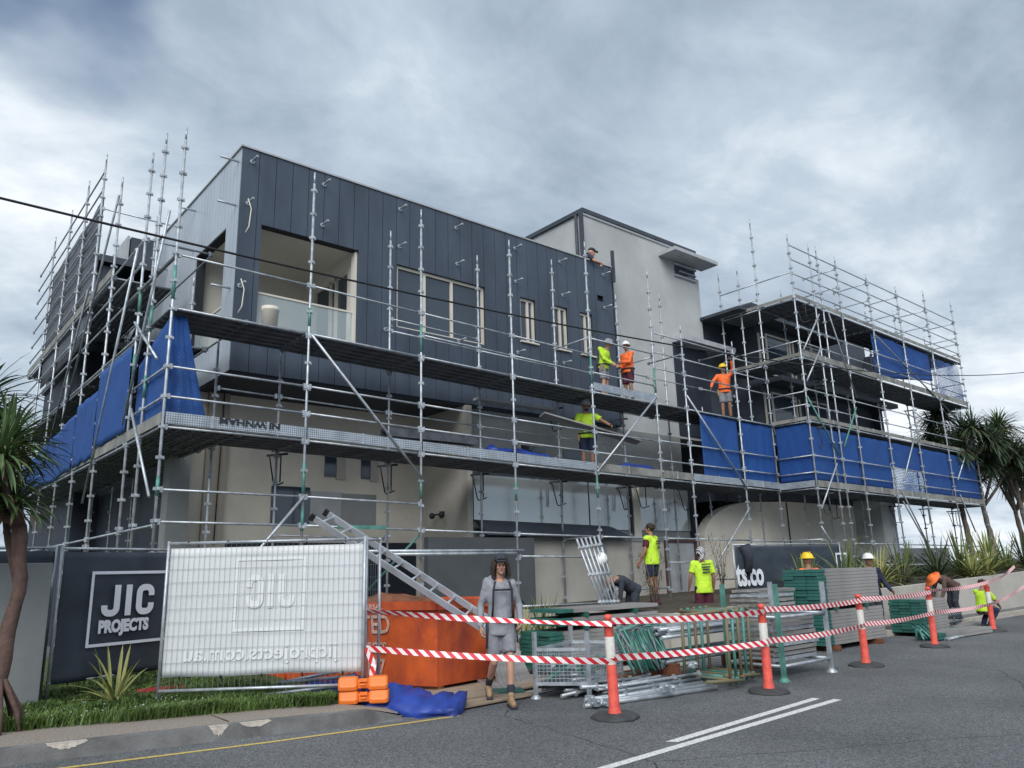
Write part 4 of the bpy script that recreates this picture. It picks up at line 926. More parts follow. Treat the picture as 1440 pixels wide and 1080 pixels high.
# ---- orange ballast blocks
def block(c, a, label):
    th = empty('ballast_block', c, label, 'fence block', 'stacked orange fence blocks')
    b = MB()
    for s in (-1, 1):
        i = len(b.v); x0, x1 = (s * .06, s * .29)
        if x0 > x1: x0, x1 = x1, x0
        for x, ins in ((x0, 0), (x1, 0)):
            pass
        P = [(-.11, 0), (.11, 0), (.125, .05), (.095, .145), (-.095, .145), (-.125, .05)]
        xs = [x0, x0 + .03, x1 - .03, x1]; sc = [.86, 1, 1, .86]
        base = len(b.v)
        for x, k in zip(xs, sc):
            for y, z in P: b.v.append((x, y * k, .0725 + (z - .0725) * k))
        for k in range(3):
            for j in range(6): b.f.append((base + k * 6 + j, base + k * 6 + (j + 1) % 6, base + (k + 1) * 6 + (j + 1) % 6, base + (k + 1) * 6 + j))
        b.f.append(tuple(base + j for j in reversed(range(6)))); b.f.append(tuple(base + 18 + j for j in range(6)))
    b.box(-.065, .065, -.085, .085, .02, .115)
    o = bpy.data.objects.new('block_body', b.mesh('block_body', M['block'])); COL.objects.link(o); o.parent = th
    bv = o.modifiers.new('bevel', 'BEVEL'); bv.width = .012; bv.segments = 2
    h = MB(); h.box(-.045, .045, -.127, -.09, .10, .135); h.tube((-.04, -.135, .07), (.04, -.135, .07), .012, 6)
    o = bpy.data.objects.new('handle', h.mesh('handle', M['block'])); COL.objects.link(o); o.parent = th
    th.rotation_euler = (0, 0, R(a)); return th
block((4.86, 8.62, .14), -35, 'lower orange plastic ballast block at the foot of the white fence panel')
block((4.85, 8.63, .288), -32, 'upper orange plastic ballast block at the foot of the white fence panel')
b = MB(); b.box(3.05, 3.62, 11.2, 11.42, .16, .24); tag(b.build('fence_foot', M['rubble'], bevel=.02), 'red plastic fence foot lying in the grass under the black lettered banner', 'fence foot')
# ---- skip bin
def skip():
    th = empty('skip_bin', (6.5, 9.35, 0), 'battered orange steel skip with faded white lettering beside the plywood sheets', 'skip')
    # local frame: corner at origin, long side runs left-back (u), short side runs right (v)
    u = Vector((-.42, .907, 0)); v = Vector((.985, .17, 0)); Ls, Ws, Hs = 3.3, 1.75, 1.22
    def P(a, b_, z): q = Vector((0, 0, 0)) + u * a + v * b_; return (6.45 + q.x, 9.4 + q.y, z)
    body = MB(); ins = .10; t = .03
    bot = [P(ins, ins, .06), P(ins, Ws - ins, .06), P(Ls - ins, Ws - ins, .06), P(Ls - ins, ins, .06)]; top = [P(0, 0, Hs), P(0, Ws, Hs), P(Ls, Ws, Hs), P(Ls, 0, Hs)]
    ti = [P(t, t, Hs), P(t, Ws - t, Hs), P(Ls - t, Ws - t, Hs), P(Ls - t, t, Hs)]; bi = [P(ins + t, ins + t, .5), P(ins + t, Ws - ins - t, .5), P(Ls - ins, Ws - ins - t, .5), P(Ls - ins - t, ins + t, .5)]
    body.v = bot + top + ti + bi; body.f = [(3, 2, 1, 0)]
    for k in range(4):
        j = (k + 1) % 4; body.f += [(k, j, 4 + j, 4 + k), (4 + k, 4 + j, 8 + j, 8 + k), (8 + k, 8 + j, 12 + j, 12 + k)]
    body.f.append((12, 13, 14, 15)); body.build('skip_body', M['orange'], th)
    rim = MB()
    for a, c in ((0, 1), (1, 2), (2, 3), (3, 0)):
        p, q = Vector(top[a]), Vector(top[c]); rim.obox(p + Vector((0, 0, -.06)), q + Vector((0, 0, -.06)), .09, .12)
    rim.build('rim', M['orange'], th)
    for a in (2.0, 2.8):
        r = MB(); r.obox(P(a, -.03, Hs - .14), P(a, ins - .03, .1), .07, .05, up=u); r.build('stiffener', M['orange'], th)
    for a in (2.4,): lug = MB(); lug.tube(P(a, -.12, .78), P(a, .05, .78), .035, 10); lug.build('lifting_lug', M['rust'], th)
    bs = MB(); bs.obox(P(ins, ins + .1, .03), P(Ls - ins, ins + .1, .03), .12, .06); bs.obox(P(ins, Ws - ins - .1, .03), P(Ls - ins, Ws - ins - .1, .03), .12, .06); bs.build('skid', M['rust'], th)
    # lettering on the long side (reads left to right)
    side_n = -v; up = (Vector(top[0]) - Vector(bot[0])); up = Vector((0, 0, 1)) + v * -.088
    d = -u
    def txt(s, size, a, z, xs=.8, m='printwhite'):
        k = ins * (1 - (z - .06) / (Hs - .06)); o = Vector(P(a, 0, z)) + v * (k - .012)
        put_text('lettering', text_mesh(s, size, .006, xs), M[m], th, o, d, up)
    fade = mat('faded_lettering', (.62, .42, .34), .8, 0, .3, 12); M['fade'] = fade
    txt('UNITED', .36, 1.80, .77, .76, 'fade'); txt('SERVICES', .20, 1.55, .50, .80, 'fade'); txt('5577 7177', .30, 1.9, .20, .75, 'fade')
    o = Vector(P(1.45, -.05, Hs - .105)); put_text('lettering', text_mesh('UNIVERSAL', .10, .002, 1.1), M['fade'], th, o, d, (0, 0, 1))
    # rubbish heap inside
    h = MB(); nu, nv = 16, 10
    for j in range(nv + 1):
        for i in range(nu + 1):
            a, c = t + (Ls - 2 * t) * i / nu, t + (Ws - 2 * t) * j / nv; e = math.sin(math.pi * i / nu) * math.sin(math.pi * j / nv)
            h.v.append(P(a, c, Hs - .25 + .33 * e * (1 + .8 * noise.noise(Vector((a * 2.3, c * 2.7, 1))))))
    for j in range(nv):
        for i in range(nu): k = j * (nu + 1) + i; h.f.append((k, k + 1, k + nu + 2, k + nu + 1))
    h.build('rubbish_heap', M['rust'], th)
    return P
SP = skip()
# ---- extension ladder leaning on the skip
def ladder(p, q, w, label):
    p, q = Vector(p), Vector(q); d = (q - p).normalized(); a = Vector(w); th = empty('ladder', tuple(p), label, 'ladder')
    Ln = (q - p).length
    for s in (-1, 1):
        r = MB(); r.obox(p + a * s * .2, q + a * s * .2, .035, .085, up=a.cross(d)); r.build('rail', M['alu'], th)
        c = MB(); c.obox(q + a * s * .2 - d * .06, q + a * s * .2 + d * .01, .045, .095, up=a.cross(d)); c.build('end_cap', M['black'], th)
    k = .2
    while k < Ln - .1:
        r = MB(); r.tube(p + d * k - a * .2, p + d * k + a * .2, .016, 8); r.build('rung', M['alu'], th); k += .30
_lt, _lb = onplane(447, 723, 10.3), onplane(725, 905, 8.75)
ladder(_lb, _lt, Vector((.78, .55, .22)).normalized(), 'aluminium extension ladder slanting across the orange skip above the fence')
# ---- blue tarp heap on the ground
roll('blue_tarp', [(4.7, 10.3, .12), (4.95, 9.8, .30), (5.1, 9.4, .36), (5.2, 8.95, .34), (5.36, 8.5, .26), (5.6, 8.12, .17), (5.78, 7.95, .12)], .40, M['tarp'], 'large blue tarp bundled on the ground between the orange blocks and the skip', None, n=40, seed=9, flat=.55, amp=.75)
b = MB()
for k in range(0):
    r0 = 0; b.path([(5.55 + .02 * k + r0 * 1.9 * math.cos(t) * .7, 7.99 - .12 * math.cos(t) * r0 * 6, .125 + r0 * .75 * math.sin(t)) for t in [TAU * j / 16 for j in range(17)]], .008, 5)
for k, (p, q) in enumerate((((4.0, 9.75, .2), (4.95, 9.1, .3)), ((4.3, 9.7, .33), (5.1, 9.3, .36)), ((4.5, 10.3, .25), (5.3, 10.0, .36)))):
    b = MB(); b.tube(p, q, .022, 8); tag(b.build('loose_tube', M['galv']), 'galvanised tube lying loose behind the white fence panel', 'scaffold tube', 'tubes lying behind the white fence panel')
# ---- bollards
def bollard(c, tilt, yaw):
    th = empty('bollard', c, '', 'bollard', 'orange bollards along the tape line')
    def part(name, b, m): o = bpy.data.objects.new(name, b.mesh(name, M[m])); COL.objects.link(o); o.parent = th; return o
    b = MB(); b.lathe([(.001, 0), (.27, 0), (.27, .02), (.24, .045), (.09, .06), (.001, .06)], n=8); part('base', b, 'rubber')
    b = MB(); b.lathe([(.075, .06), (.06, .12), (.055, .56), (.055, .565), (.05, .57), (.05, .855), (.052, .86), (.052, .97), (.058, .975), (.058, .99), (.035, 1.0), (.03, 1.04), (.045, 1.05), (.045, 1.09), (.02, 1.10), (.001, 1.10)], n=16); part('post', b, 'boll')
    b = MB(); b.lathe([(.0555, .565), (.0545, .855), (.052, .86)], n=16); part('reflective_band', b, 'bollw')
    th.rotation_euler = (R(tilt[0]), R(tilt[1]), R(yaw)); return th
BP = [((6.66, 6.28, 0), (0, -1.5), 'first orange and white bollard, nearest the camera beside the wire cage'), ((9.24, 5.99, 0), (.5, -1), 'second bollard along the tape, in front of the green posted stillage'),
      ((12.44, 6.28, 0), (0, -2.2), 'third bollard along the tape, in front of the tallest board stack'), ((15.84, 6.62, 0), (1, -.5), 'fourth bollard along the tape, in front of the low green-ended stack'),
      ((19.81, 6.97, 0), (0, -1), 'fifth and farthest bollard, beside the bending man in lime')]
for i, (c, t, l) in enumerate(BP):
    o = bollard(c, t, 17 * i); o['label'] = l
# ---- barrier tape
def tape(pts, label, w=.072, twist=0, seed=0):
    P = [Vector(p) for p in pts]; Q = []
    for i in range(len(P) - 1):
        n = max(6, int((P[i + 1] - P[i]).length / .12)); sag = .018 * (P[i + 1] - P[i]).length
        for k in range(n): t = k / n; q = P[i].lerp(P[i + 1], t); q.z -= sag * 4 * t * (1 - t) * .5; Q.append(q)
    Q.append(P[-1]); b = MB(); s = 0
    for i, q in enumerate(Q):
        d = (Q[min(i + 1, len(Q) - 1)] - Q[max(i - 1, 0)]).normalized(); side = d.cross(Vector((0, 0, 1))).normalized(); up = side.cross(d)
        a = .35 * math.sin(i * .21 + seed) + twist * math.sin(i * .13 + seed * 2); e = up * math.cos(a) + side * math.sin(a)
        b.v += [tuple(q - e * w / 2), tuple(q + e * w / 2)]
        if i:
            s2 = s + (Q[i] - Q[i - 1]).length; j = 2 * i; b.uv[len(b.f)] = [(s, 0), (s2, 0), (s2, w), (s, w)]; b.f.append((j - 2, j, j + 1, j - 1)); s = s2
    o = b.build('barrier_tape', M['tape']); so = o.modifiers.new('thickness', 'SOLIDIFY'); so.thickness = .0015
    return tag(o, label, 'barrier tape', 'red and white barrier tapes')
def bp(i, z):
    c, t, _ = BP[i]; return (c[0] - math.sin(R(-t[1])) * z - .02, c[1] - .075, z)
tape([(4.93, 8.72, 1.18), bp(0, 1.0)], 'upper red and white tape from the white fence panel to the first bollard', seed=1, twist=.7)
tape([(4.93, 8.72, .74), bp(0, .60)], 'lower red and white tape passing in front of the walking man', seed=2, twist=.15)
nm = ['first', 'second', 'third', 'fourth', 'fifth']
for i in range(3):
    tape([bp(i, 1.03), bp(i + 1, 1.0)], f'upper red and white tape between the {nm[i]} and {nm[i+1]} bollards', seed=3 + i, twist=.25)
    tape([bp(i, .64), bp(i + 1, .62)], f'lower red and white tape between the {nm[i]} and {nm[i+1]} bollards', seed=8 + i, twist=.1)
tape([bp(3, 1.03), bp(4, 1.07), (26, 8.3, 1.35)], 'upper tape from the fourth bollard past the bending man to the far right', seed=13, twist=.5)
tape([bp(3, .64), bp(4, .6), (26, 8.0, .9)], 'lower tape from the fourth bollard past the bending man to the far right', seed=14, twist=.3)
b = MB(); 
tape([(4.93, 8.70, .74), (5.0, 8.66, .55), (4.98, 8.68, .35)], 'loose tail of tape hanging at the right end of the white fence panel', seed=5)

# ---- stacked scaffold boards
def board_meshes(L_, w=.225, h=.058):
    b = MB(); b.box(-L_ / 2 + .32, L_ / 2, -w / 2, w / 2, h - .012, h); b.box(-L_ / 2 + .32, L_ / 2, -w / 2, -w / 2 + .022, 0, h - .012); b.box(L_ / 2 - .012, L_ / 2 - .002, -w / 2 + .022, w / 2 - .022, 0, h - .012); b.box(-L_ / 2 + .32, L_ / 2, w / 2 - .022, w / 2, 0, h - .012)
    e = MB()
    for s in (-1,):
        x0, x1 = sorted((s * L_ / 2, s * (L_ / 2 - .32))); e.box(x0, x1, -w / 2 - .001, w / 2 + .001, .004, h + .001)
    return b.mesh('plank', M['plankside']), e.mesh('end_plate', M['teal'])
M['plankside'] = mat('worn_grey_plank', (.36, .35, .34), .65, .25, .3, 1.6, .1, 20, stretch=(.4, 3, 3), col2=(.20, .19, .185))
BD = board_meshes(2.4); BDS = board_meshes(1.3)
ORD = ['lowest', 'second', 'third', 'fourth', 'fifth', 'sixth', 'seventh', 'eighth', 'ninth', 'tenth', 'eleventh']
def stack(x0, y0, z0, cols, layers, label, yaw=0, bd=BD, L_=2.4, spacer=None, jit=.02, grp=None):
    """every board is a thing of its own; x0,y0 is the front left corner"""
    c, s = math.cos(R(yaw)), math.sin(R(yaw)); z = z0
    for k in range(layers):
        if spacer and k in spacer:
            for fx in (.25, .75):
                b = MB(); b.box(-.04, .04, -.0, .24 * cols, 0, .07); o = b.build('spacer_block', M['teal']); o.location = (x0 + c * L_ * fx, y0 + s * L_ * fx - .02, z + .001); o.rotation_euler = (0, 0, R(yaw)); tag(o, ('left' if fx < .5 else 'right') + ' green spacer ' + ('under' if k == 0 else 'within') + ' ' + label, 'spacer', 'green spacers between board layers')
            z += .073
        for j in range(cols):
            dx = random.uniform(-jit, jit); lx, lyy = L_ / 2 + dx, .12 + j * .236
            root = bpy.data.objects.new('scaffold_board', bd[0]); COL.objects.link(root); root.location = (x0 + c * lx - s * lyy, y0 + s * lx + c * lyy, z); root.rotation_euler = (0, 0, R(yaw + random.uniform(-.3, .3)))
            row = '' if cols == 1 else (['roadside', 'middle', 'rear'][j] if cols == 3 else ['roadside', 'rear'][j]) + ' '; lay = 'single' if layers == 1 else (ORD[k] + (' from bottom' if layers > 2 else ''))
            tag(root, f'{row}board, {lay}, {label}', 'scaffold board', grp or ('boards in ' + label))
            e = bpy.data.objects.new('end_plate', bd[1]); COL.objects.link(e); e.parent = root
        z += .0625
    return z
stack(8.4, 9.22, .10, 3, 9, 'grey stack behind the wire cage'); zt = stack(8.62, 9.2, .10 + 9 * .0625, 3, 3, 'shifted top of the stack behind the cage', spacer=(0, 2), jit=.05)
z1 = stack(13.95, 7.75, .10, 3, 10, 'lower half of the tallest stack'); stack(13.85, 7.72, z1, 3, 11, 'upper half of the tallest stack', spacer=(0,))
stack(17.7, 7.55, .08, 3, 11, 'low stack behind the fourth bollard', bd=BDS, L_=1.3)
stack(17.0, 7.0, .02, 2, 2, 'loose boards right of the fourth bollard', yaw=-4)
stack(19.4, 7.6, .02, 1, 1, 'lying flat near the farthest bollard', yaw=6)
stack(7.05, 8.25, .01, 2, 1, 'short green-ended pair beside the wire cage', bd=BDS, L_=1.3, yaw=60)
b = MB(); b.box(14.0, 14.3, 7.8, 8.9, 0, .09); b.box(16.3, 16.6, 7.8, 8.9, 0, .09); 
for x in (14.2, 15.9): 
    b = MB(); b.box(x, x + .1, 7.65, 8.5, .004, .095); tag(b.build('timber_bearer', M['rust']), 'reddish timber bearer under the tallest board stack', 'timber', 'bearers under the tallest board stack')
for x in (8.7, 10.3):
    b = MB(); b.box(x, x + .1, 9.15, 10.0, .02, .095); tag(b.build('timber_bearer', M['timber']), 'timber bearer under the board stack behind the cage', 'timber', 'bearers under the near board stack')
# leaning grey boards beside the walking man
for k in range(6):
    b = MB(); x = 7.35 + k * .07; b.obox((x, 9.05 - .02 * k, .02), (x + .12 - .01 * k, 9.42, .62 - .02 * k), .05, .2, up=(1, 0, 0)); tag(b.build('short_plank', M['plankside']), 'short grey plank leaning on the near board stack behind the walking man', 'plank', 'short planks leaning by the skip')
# ---- wire cage
def cage():
    A_, B_, C_ = Vector((6.98, 7.95, 0)), Vector((7.42, 7.42, 0)), Vector((8.45, 7.80, 0)); D_ = A_ + (C_ - B_)
    th = empty('wire_cage', tuple(B_), 'low galvanised wire mesh stillage cage holding green fittings behind the first bollard', 'cage')
    for p in (A_, B_, C_, D_):
        b = MB(); b.obox(p, p + Vector((0, 0, .82)), .045, .045); b.lathe([(.075, 0), (.075, .012), (.03, .05)], tuple(p), 12); b.build('post', M['galv'], th)
    for p, q in ((A_, B_), (B_, C_), (C_, D_), (D_, A_)):
        for z in (.18, .60): b = MB(); b.obox(p + Vector((0, 0, z)), q + Vector((0, 0, z)), .03, .04); b.build('rail', M['galv'], th)
        g = MB(); n = int((q - p).length / .05)
        for i in range(1, n): r = p.lerp(q, i / n); g.obox(r + Vector((0, 0, .2)), r + Vector((0, 0, .58)), .006, .006)
        for i in range(1, 9): g.obox(p + Vector((0, 0, .2 + .043 * i)), q + Vector((0, 0, .2 + .043 * i)), .006, .006)
        g.build('mesh_side', M['galv'], th)
    b = MB(); b.v = [tuple(p + Vector((0, 0, .16))) for p in (A_, B_, C_, D_)] + [tuple(p + Vector((0, 0, .175))) for p in (A_, B_, C_, D_)]; b.f = [(3, 2, 1, 0), (4, 5, 6, 7), (0, 1, 5, 4), (1, 2, 6, 5), (2, 3, 7, 6), (3, 0, 4, 7)]; b.build('floor', M['galvdark'], th)
    random.seed(11)
    for k in range(22):
        u, v = random.uniform(.12, .88), random.uniform(.15, .8); c = A_ + (B_ - A_) * u + (C_ - B_) * v; a = random.uniform(0, TAU); z = .22 + .010 * k
        l = .14; dd = Vector((math.cos(a) * l, math.sin(a) * l * .6, random.uniform(-.05, .05))); b = MB(); b.tube(c + Vector((0, 0, z)) - dd, c + Vector((0, 0, z)) + dd, .024, 7); b.box(c.x - .03, c.x + .03, c.y - .03, c.y + .03, z - .03, z + .03)
        tag(b.build('scaffold_fitting', M['tubegreen' if k % 3 else 'galv']), 'small tube fitting lying in the wire cage', 'fitting', 'fittings in the wire cage')
cage()
# ---- tube heaps
def heap(n, fn, m, label, group, r=.024, name='scaffold_tube', ends=True):
    for k in range(n):
        p, q = fn(k); b = MB(); b.tube(p, q, r, 8)
        if ends:
            d = (Vector(q) - Vector(p)).normalized(); L_ = (Vector(q) - Vector(p)).length; j = .25
            while j < L_:
                c = Vector(p) + d * j; b.obox(c - d * .02, c + d * .02, .085, .03); b.obox(c - d * .02, c + d * .02, .03, .085); j += .5
        tag(b.build(name, M[m if not isinstance(m, list) else m[k % len(m)]]), label, 'scaffold tube', group)
random.seed(5)
heap(5, lambda k: ((6.85 + .1 * k, 6.95 + .07 * k, .03 + .0 * k), (9.0 + .04 * k, 6.62 + .11 * k, .03 + (.02 if k % 2 else 0))), 'galv', 'long galvanised tube lying on the road behind the first bollard', 'tubes lying on the road behind the first bollard', .03, ends=False)
heap(14, lambda k: ((7.3 + random.uniform(-.2, .3), 7.05 + .07 * k, .05 + .045 * (k % 4)), (8.9 + random.uniform(-.3, .4), 6.9 + .08 * k, .05 + .05 * (k % 3))), ['galv', 'galvdark', 'galv'], 'jumbled galvanised tube in the heap between cage and rack', 'jumbled tubes between cage and rack')
heap(12, lambda k: ((9.1 + random.uniform(-.15, .1), 7.5 + .07 * (k % 6), .62 + .085 * (k // 6) + .02 * (k % 3)), (11.6 + random.uniform(-.1, .2), 7.6 + .07 * (k % 6), .62 + .085 * (k // 6))), ['galv', 'galv', 'galvdark'], 'straight tube in the raised bundle left of the rack', 'tubes in the raised bundle', .028, ends=False)
heap(12, lambda k: ((9.0 + random.uniform(-.15, .1), 7.5 + .08 * (k % 6), .28 + .09 * (k // 6)), (11.4 + random.uniform(-.1, .2), 7.6 + .08 * (k % 6), .28 + .09 * (k // 6))), ['galvdark', 'galv', 'tubegreen'], 'lower tube in the bundle left of the rack', 'lower tubes in the bundle', .028, ends=False)
heap(60, lambda k: ((8.35 + .014 * k + random.uniform(-.04, .04), 7.75 + random.uniform(-.05, .05), .72 + random.uniform(-.03, .06)), (8.42 + .014 * k + random.uniform(-.15, .15), 7.55 + random.uniform(-.1, .05), .20 + random.uniform(-.02, .05))), ['teal', 'teal', 'tubegreen', 'galvdark'], 'short green transom in the bristling pile behind the tape', 'green transoms in a bristling pile', .013, name='green_transom', ends=False)
heap(18, lambda k: ((8.3 + .05 * k + random.uniform(-.1, .1), 7.9 + random.uniform(-.1, .1), .70 + random.uniform(0, .12)), (8.7 + .04 * k + random.uniform(-.2, .2), 7.7 + random.uniform(-.1, .1), .74 + random.uniform(0, .15))), ['tubegreen', 'galvdark'], 'thin green rod lying across the bristling pile', 'green rods across the pile', .011, name='green_rod', ends=False)
for q_, bx in (('left', (9.1, 9.25, 7.4, 8.1, .0, .26)), ('right', (11.2, 11.35, 7.4, 8.1, 0, .26)), ('flat', (8.25, 9.05, 7.65, 8.05, .0, .16))):
    b = MB(); b.box(*bx); tag(b.build('timber_bearer', M['rust']), q_ + ' dark timber bearer under the raised tube bundle', 'timber')
# coupler at the tube ends
for k, (x, y, z) in enumerate(((8.0, 6.68, .13), (6.95, 6.85, .06), (8.1, 6.66, .11), (7.0, 7.0, .08), (7.1, 6.8, .05), (8.9, 6.9, .3))):
    b = MB(); b.box(x - .04, x + .04, y - .04, y + .04, z - .03, z + .05); b.tube((x - .08, y, z), (x + .08, y + .05, z + .02), .018, 7); b.tube((x, y - .07, z + .03), (x, y + .07, z), .018, 7); tag(b.build('coupler', M['galv']), 'galvanised coupler lying on the tube heap', 'coupler', 'couplers on the tube heap')
# ---- upright trestle frames in a row
for k in range(5):
    x = 9.15 + .20 * k; th = empty('trestle_frame', (x, 6.6, 0), ['first', 'second', 'third', 'fourth', 'last'][k] + (' rusty' if k % 2 == 0 else ' green') + ' trestle frame from the left in the row by the second bollard', 'trestle frame', 'trestle frames in a row')
    m = ['rustgreen', 'tubegreen'][k % 2]
    if 'rustgreen' not in M: M['rustgreen'] = mat('rusty_green_paint', (.11, .15, .10), .7, 0, .3, 5, col2=(.22, .14, .07))
    y0, y1 = 6.50 + .05 * k, 7.25 + .04 * k
    for y in (y0, y1): b = MB(); b.tube((x, y, .04), (x + .03, y, 1.02), .022, 8); b.build('leg', M[m], th)
    for z in (.12, .98): b = MB(); b.tube((x, y0 - .05, z), (x + .02, y1 + .05, z), .022, 8); b.build('crossbar', M[m], th)
    if k in (0, 3): b = MB(); b.tube((x - .75, y0 + .1, .99), (x + .15, y0, 1.0), .02, 8); b.build('stay', M['rustgreen'], th); b = MB(); b.tube((x - .5, y0 + .02, .14), (x + .22, y0 - .06, .10), .024, 8); b.build('stay', M['rustgreen'], th)
# ---- stillage with upright green posts and shiny short frames
def stillage():
    x0, x1, y0, y1 = 10.2, 11.5, 6.35, 7.25
    th = empty('stillage', (10.85, 6.8, 0), 'open steel stillage with green posts and flared feet behind the second bollard', 'stillage')
    for x, y in ((x0, y0), (x1, y0), (x0, y1), (x1, y1)):
        b = MB(); b.obox((x, y, .02), (x, y, 1.32), .055, .055, up=(1, 0, 0)); b.lathe([(.085, 0), (.085, .012), (.03, .06)], (x, y, 0), 12); b.build('post', M['tubegreen' if x == x0 else 'galv'], th)
    for z in (.2, .86):
        b = MB(); b.tube((x0, y0, z), (x1, y0, z), .024, 8); b.tube((x0, y1, z), (x1, y1, z), .024, 8); b.tube((x0, y0, z), (x0, y1, z), .024, 8); b.tube((x1, y0, z), (x1, y1, z), .024, 8); b.build('rail', M['galv'], th)
stillage()
random.seed(8)
def short_frame(x, y, z, k, label, grp):
    b = MB(); l = .55; b.box(x - l, x + l, y - .3, y - .27, z, z + .05); b.box(x - l, x + l, y + .27, y + .3, z, z + .05)
    for s in (-.45, -.15, .15, .45): b.box(x + s, x + s + .05, y - .27, y + .27, z + .008, z + .04)
    b.box(x + l, x + l + .04, y - .3, y + .3, z + .0, z + .055)
    tag(b.build('deck_frame', M['plankside' if k % 3 else 'galv']), label, 'deck frame', grp)
for k in range(9): short_frame(10.85 + random.uniform(-.04, .04), 6.8 + random.uniform(-.02, .02), .24 + .068 * k, k, ORD[k] + ' grey deck frame of the pile inside the stillage', 'deck frames inside the stillage')
for k in range(8): short_frame(13.0 + random.uniform(-.1, .1) - .02 * k, 8.3 + random.uniform(-.03, .03), .55 + .08 * k, k, ORD[k] + ' metal frame of the pile between stillage and tallest stack', 'metal frames piled left of the tallest stack')
for x in (12.6, 13.4):
    b = MB(); b.box(x, x + .1, 7.95, 8.65, 0, .55); tag(b.build('support_block', M['tubegreen']), 'green steel support under the pile of shiny frames', 'support', 'supports under the frame pile')
# bundle of standards leaning upright
for k in range(6):
    P0 = Vector(onplane(848 + 5 * k, 858, 9.6)); P1 = Vector(onplane(811 + 6.0 * k, 758 - 1 * k, 9.9)); b = MB(); b.tube(P0, P1, .02, 8); d = (P1 - P0).normalized(); Lk = (P1 - P0).length
    for j in (.12, .5, .88): c = P0 + d * Lk * j; b.obox(c - d * .02, c + d * .02, .085, .06)
    tag(b.build('scaffold_standard', M['galv']), 'galvanised upright tube leaning in a bundle behind the near board stack', 'scaffold tube', 'leaning bundle of upright tubes')
# small heap of green fittings right of the tallest stack
heap(14, lambda k: ((16.6 + .05 * k, 7.2 + random.uniform(-.1, .1), .05 + .03 * (k % 5)), (16.75 + .05 * k, 7.35 + random.uniform(-.1, .1), .22 + .03 * (k % 4))), ['tubegreen', 'teal'], 'green fitting in the small heap beside the fourth bollard', 'green fittings by the fourth bollard', .02, name='green_fitting', ends=False)
heap(6, lambda k: ((17.2, 6.9 + .08 * k, .03 + .0 * k), (20.0, 7.1 + .08 * k, .03)), ['galv', 'galvdark'], 'tube lying flat on the road beyond the fourth bollard', 'tubes lying flat beyond the fourth bollard', .028, ends=False)
th = empty('tube_rack', (19.6, 8.2, 0), 'low rack with upright pins and dark tubes against the garden wall', 'rack')
for x in (18.6, 19.0, 20.0, 20.8): b = MB(); b.tube((x, 8.15, .0), (x, 8.15, .85 if x < 19.5 else .45), .02, 7); b.build('pin', M['galvdark'], th)
for z in (.12, .28, .4): b = MB(); b.tube((18.4, 8.1, z), (21.2, 8.15, z), .035, 8); b.build('rack_bar', M['galvdark'], th)

# ================================================================== PEOPLE
def capsule(b, p, q, r1, r2=None, n=10):
    r2 = r1 if r2 is None else r2; p, q = Vector(p), Vector(q); b.tube(p, q, r1, n, r2); b.ball(p, r1 * 1.0, n, 6); b.ball(q, r2 * 1.0, n, 6)
def chain(b, pts, rad, n=10):
    for i in range(len(pts) - 1): capsule(b, pts[i], pts[i + 1], rad[i], rad[i + 1], n)
BASEJ = dict(pel=(0, 0, .96), che=(0, .0, 1.30), nec=(0, -.01, 1.49), hea=(0, .02, 1.655),
             sL=(-.185, 0, 1.43), sR=(.185, 0, 1.43), eL=(-.24, -.02, 1.14), eR=(.24, -.02, 1.14), wL=(-.25, .07, .90), wR=(.25, .07, .90),
             hL=(-.095, 0, .93), hR=(.095, 0, .93), kL=(-.105, .03, .51), kR=(.105, .03, .51), aL=(-.11, -.01, .09), aR=(.11, -.01, .09), look=0.0, tilt=0.0)
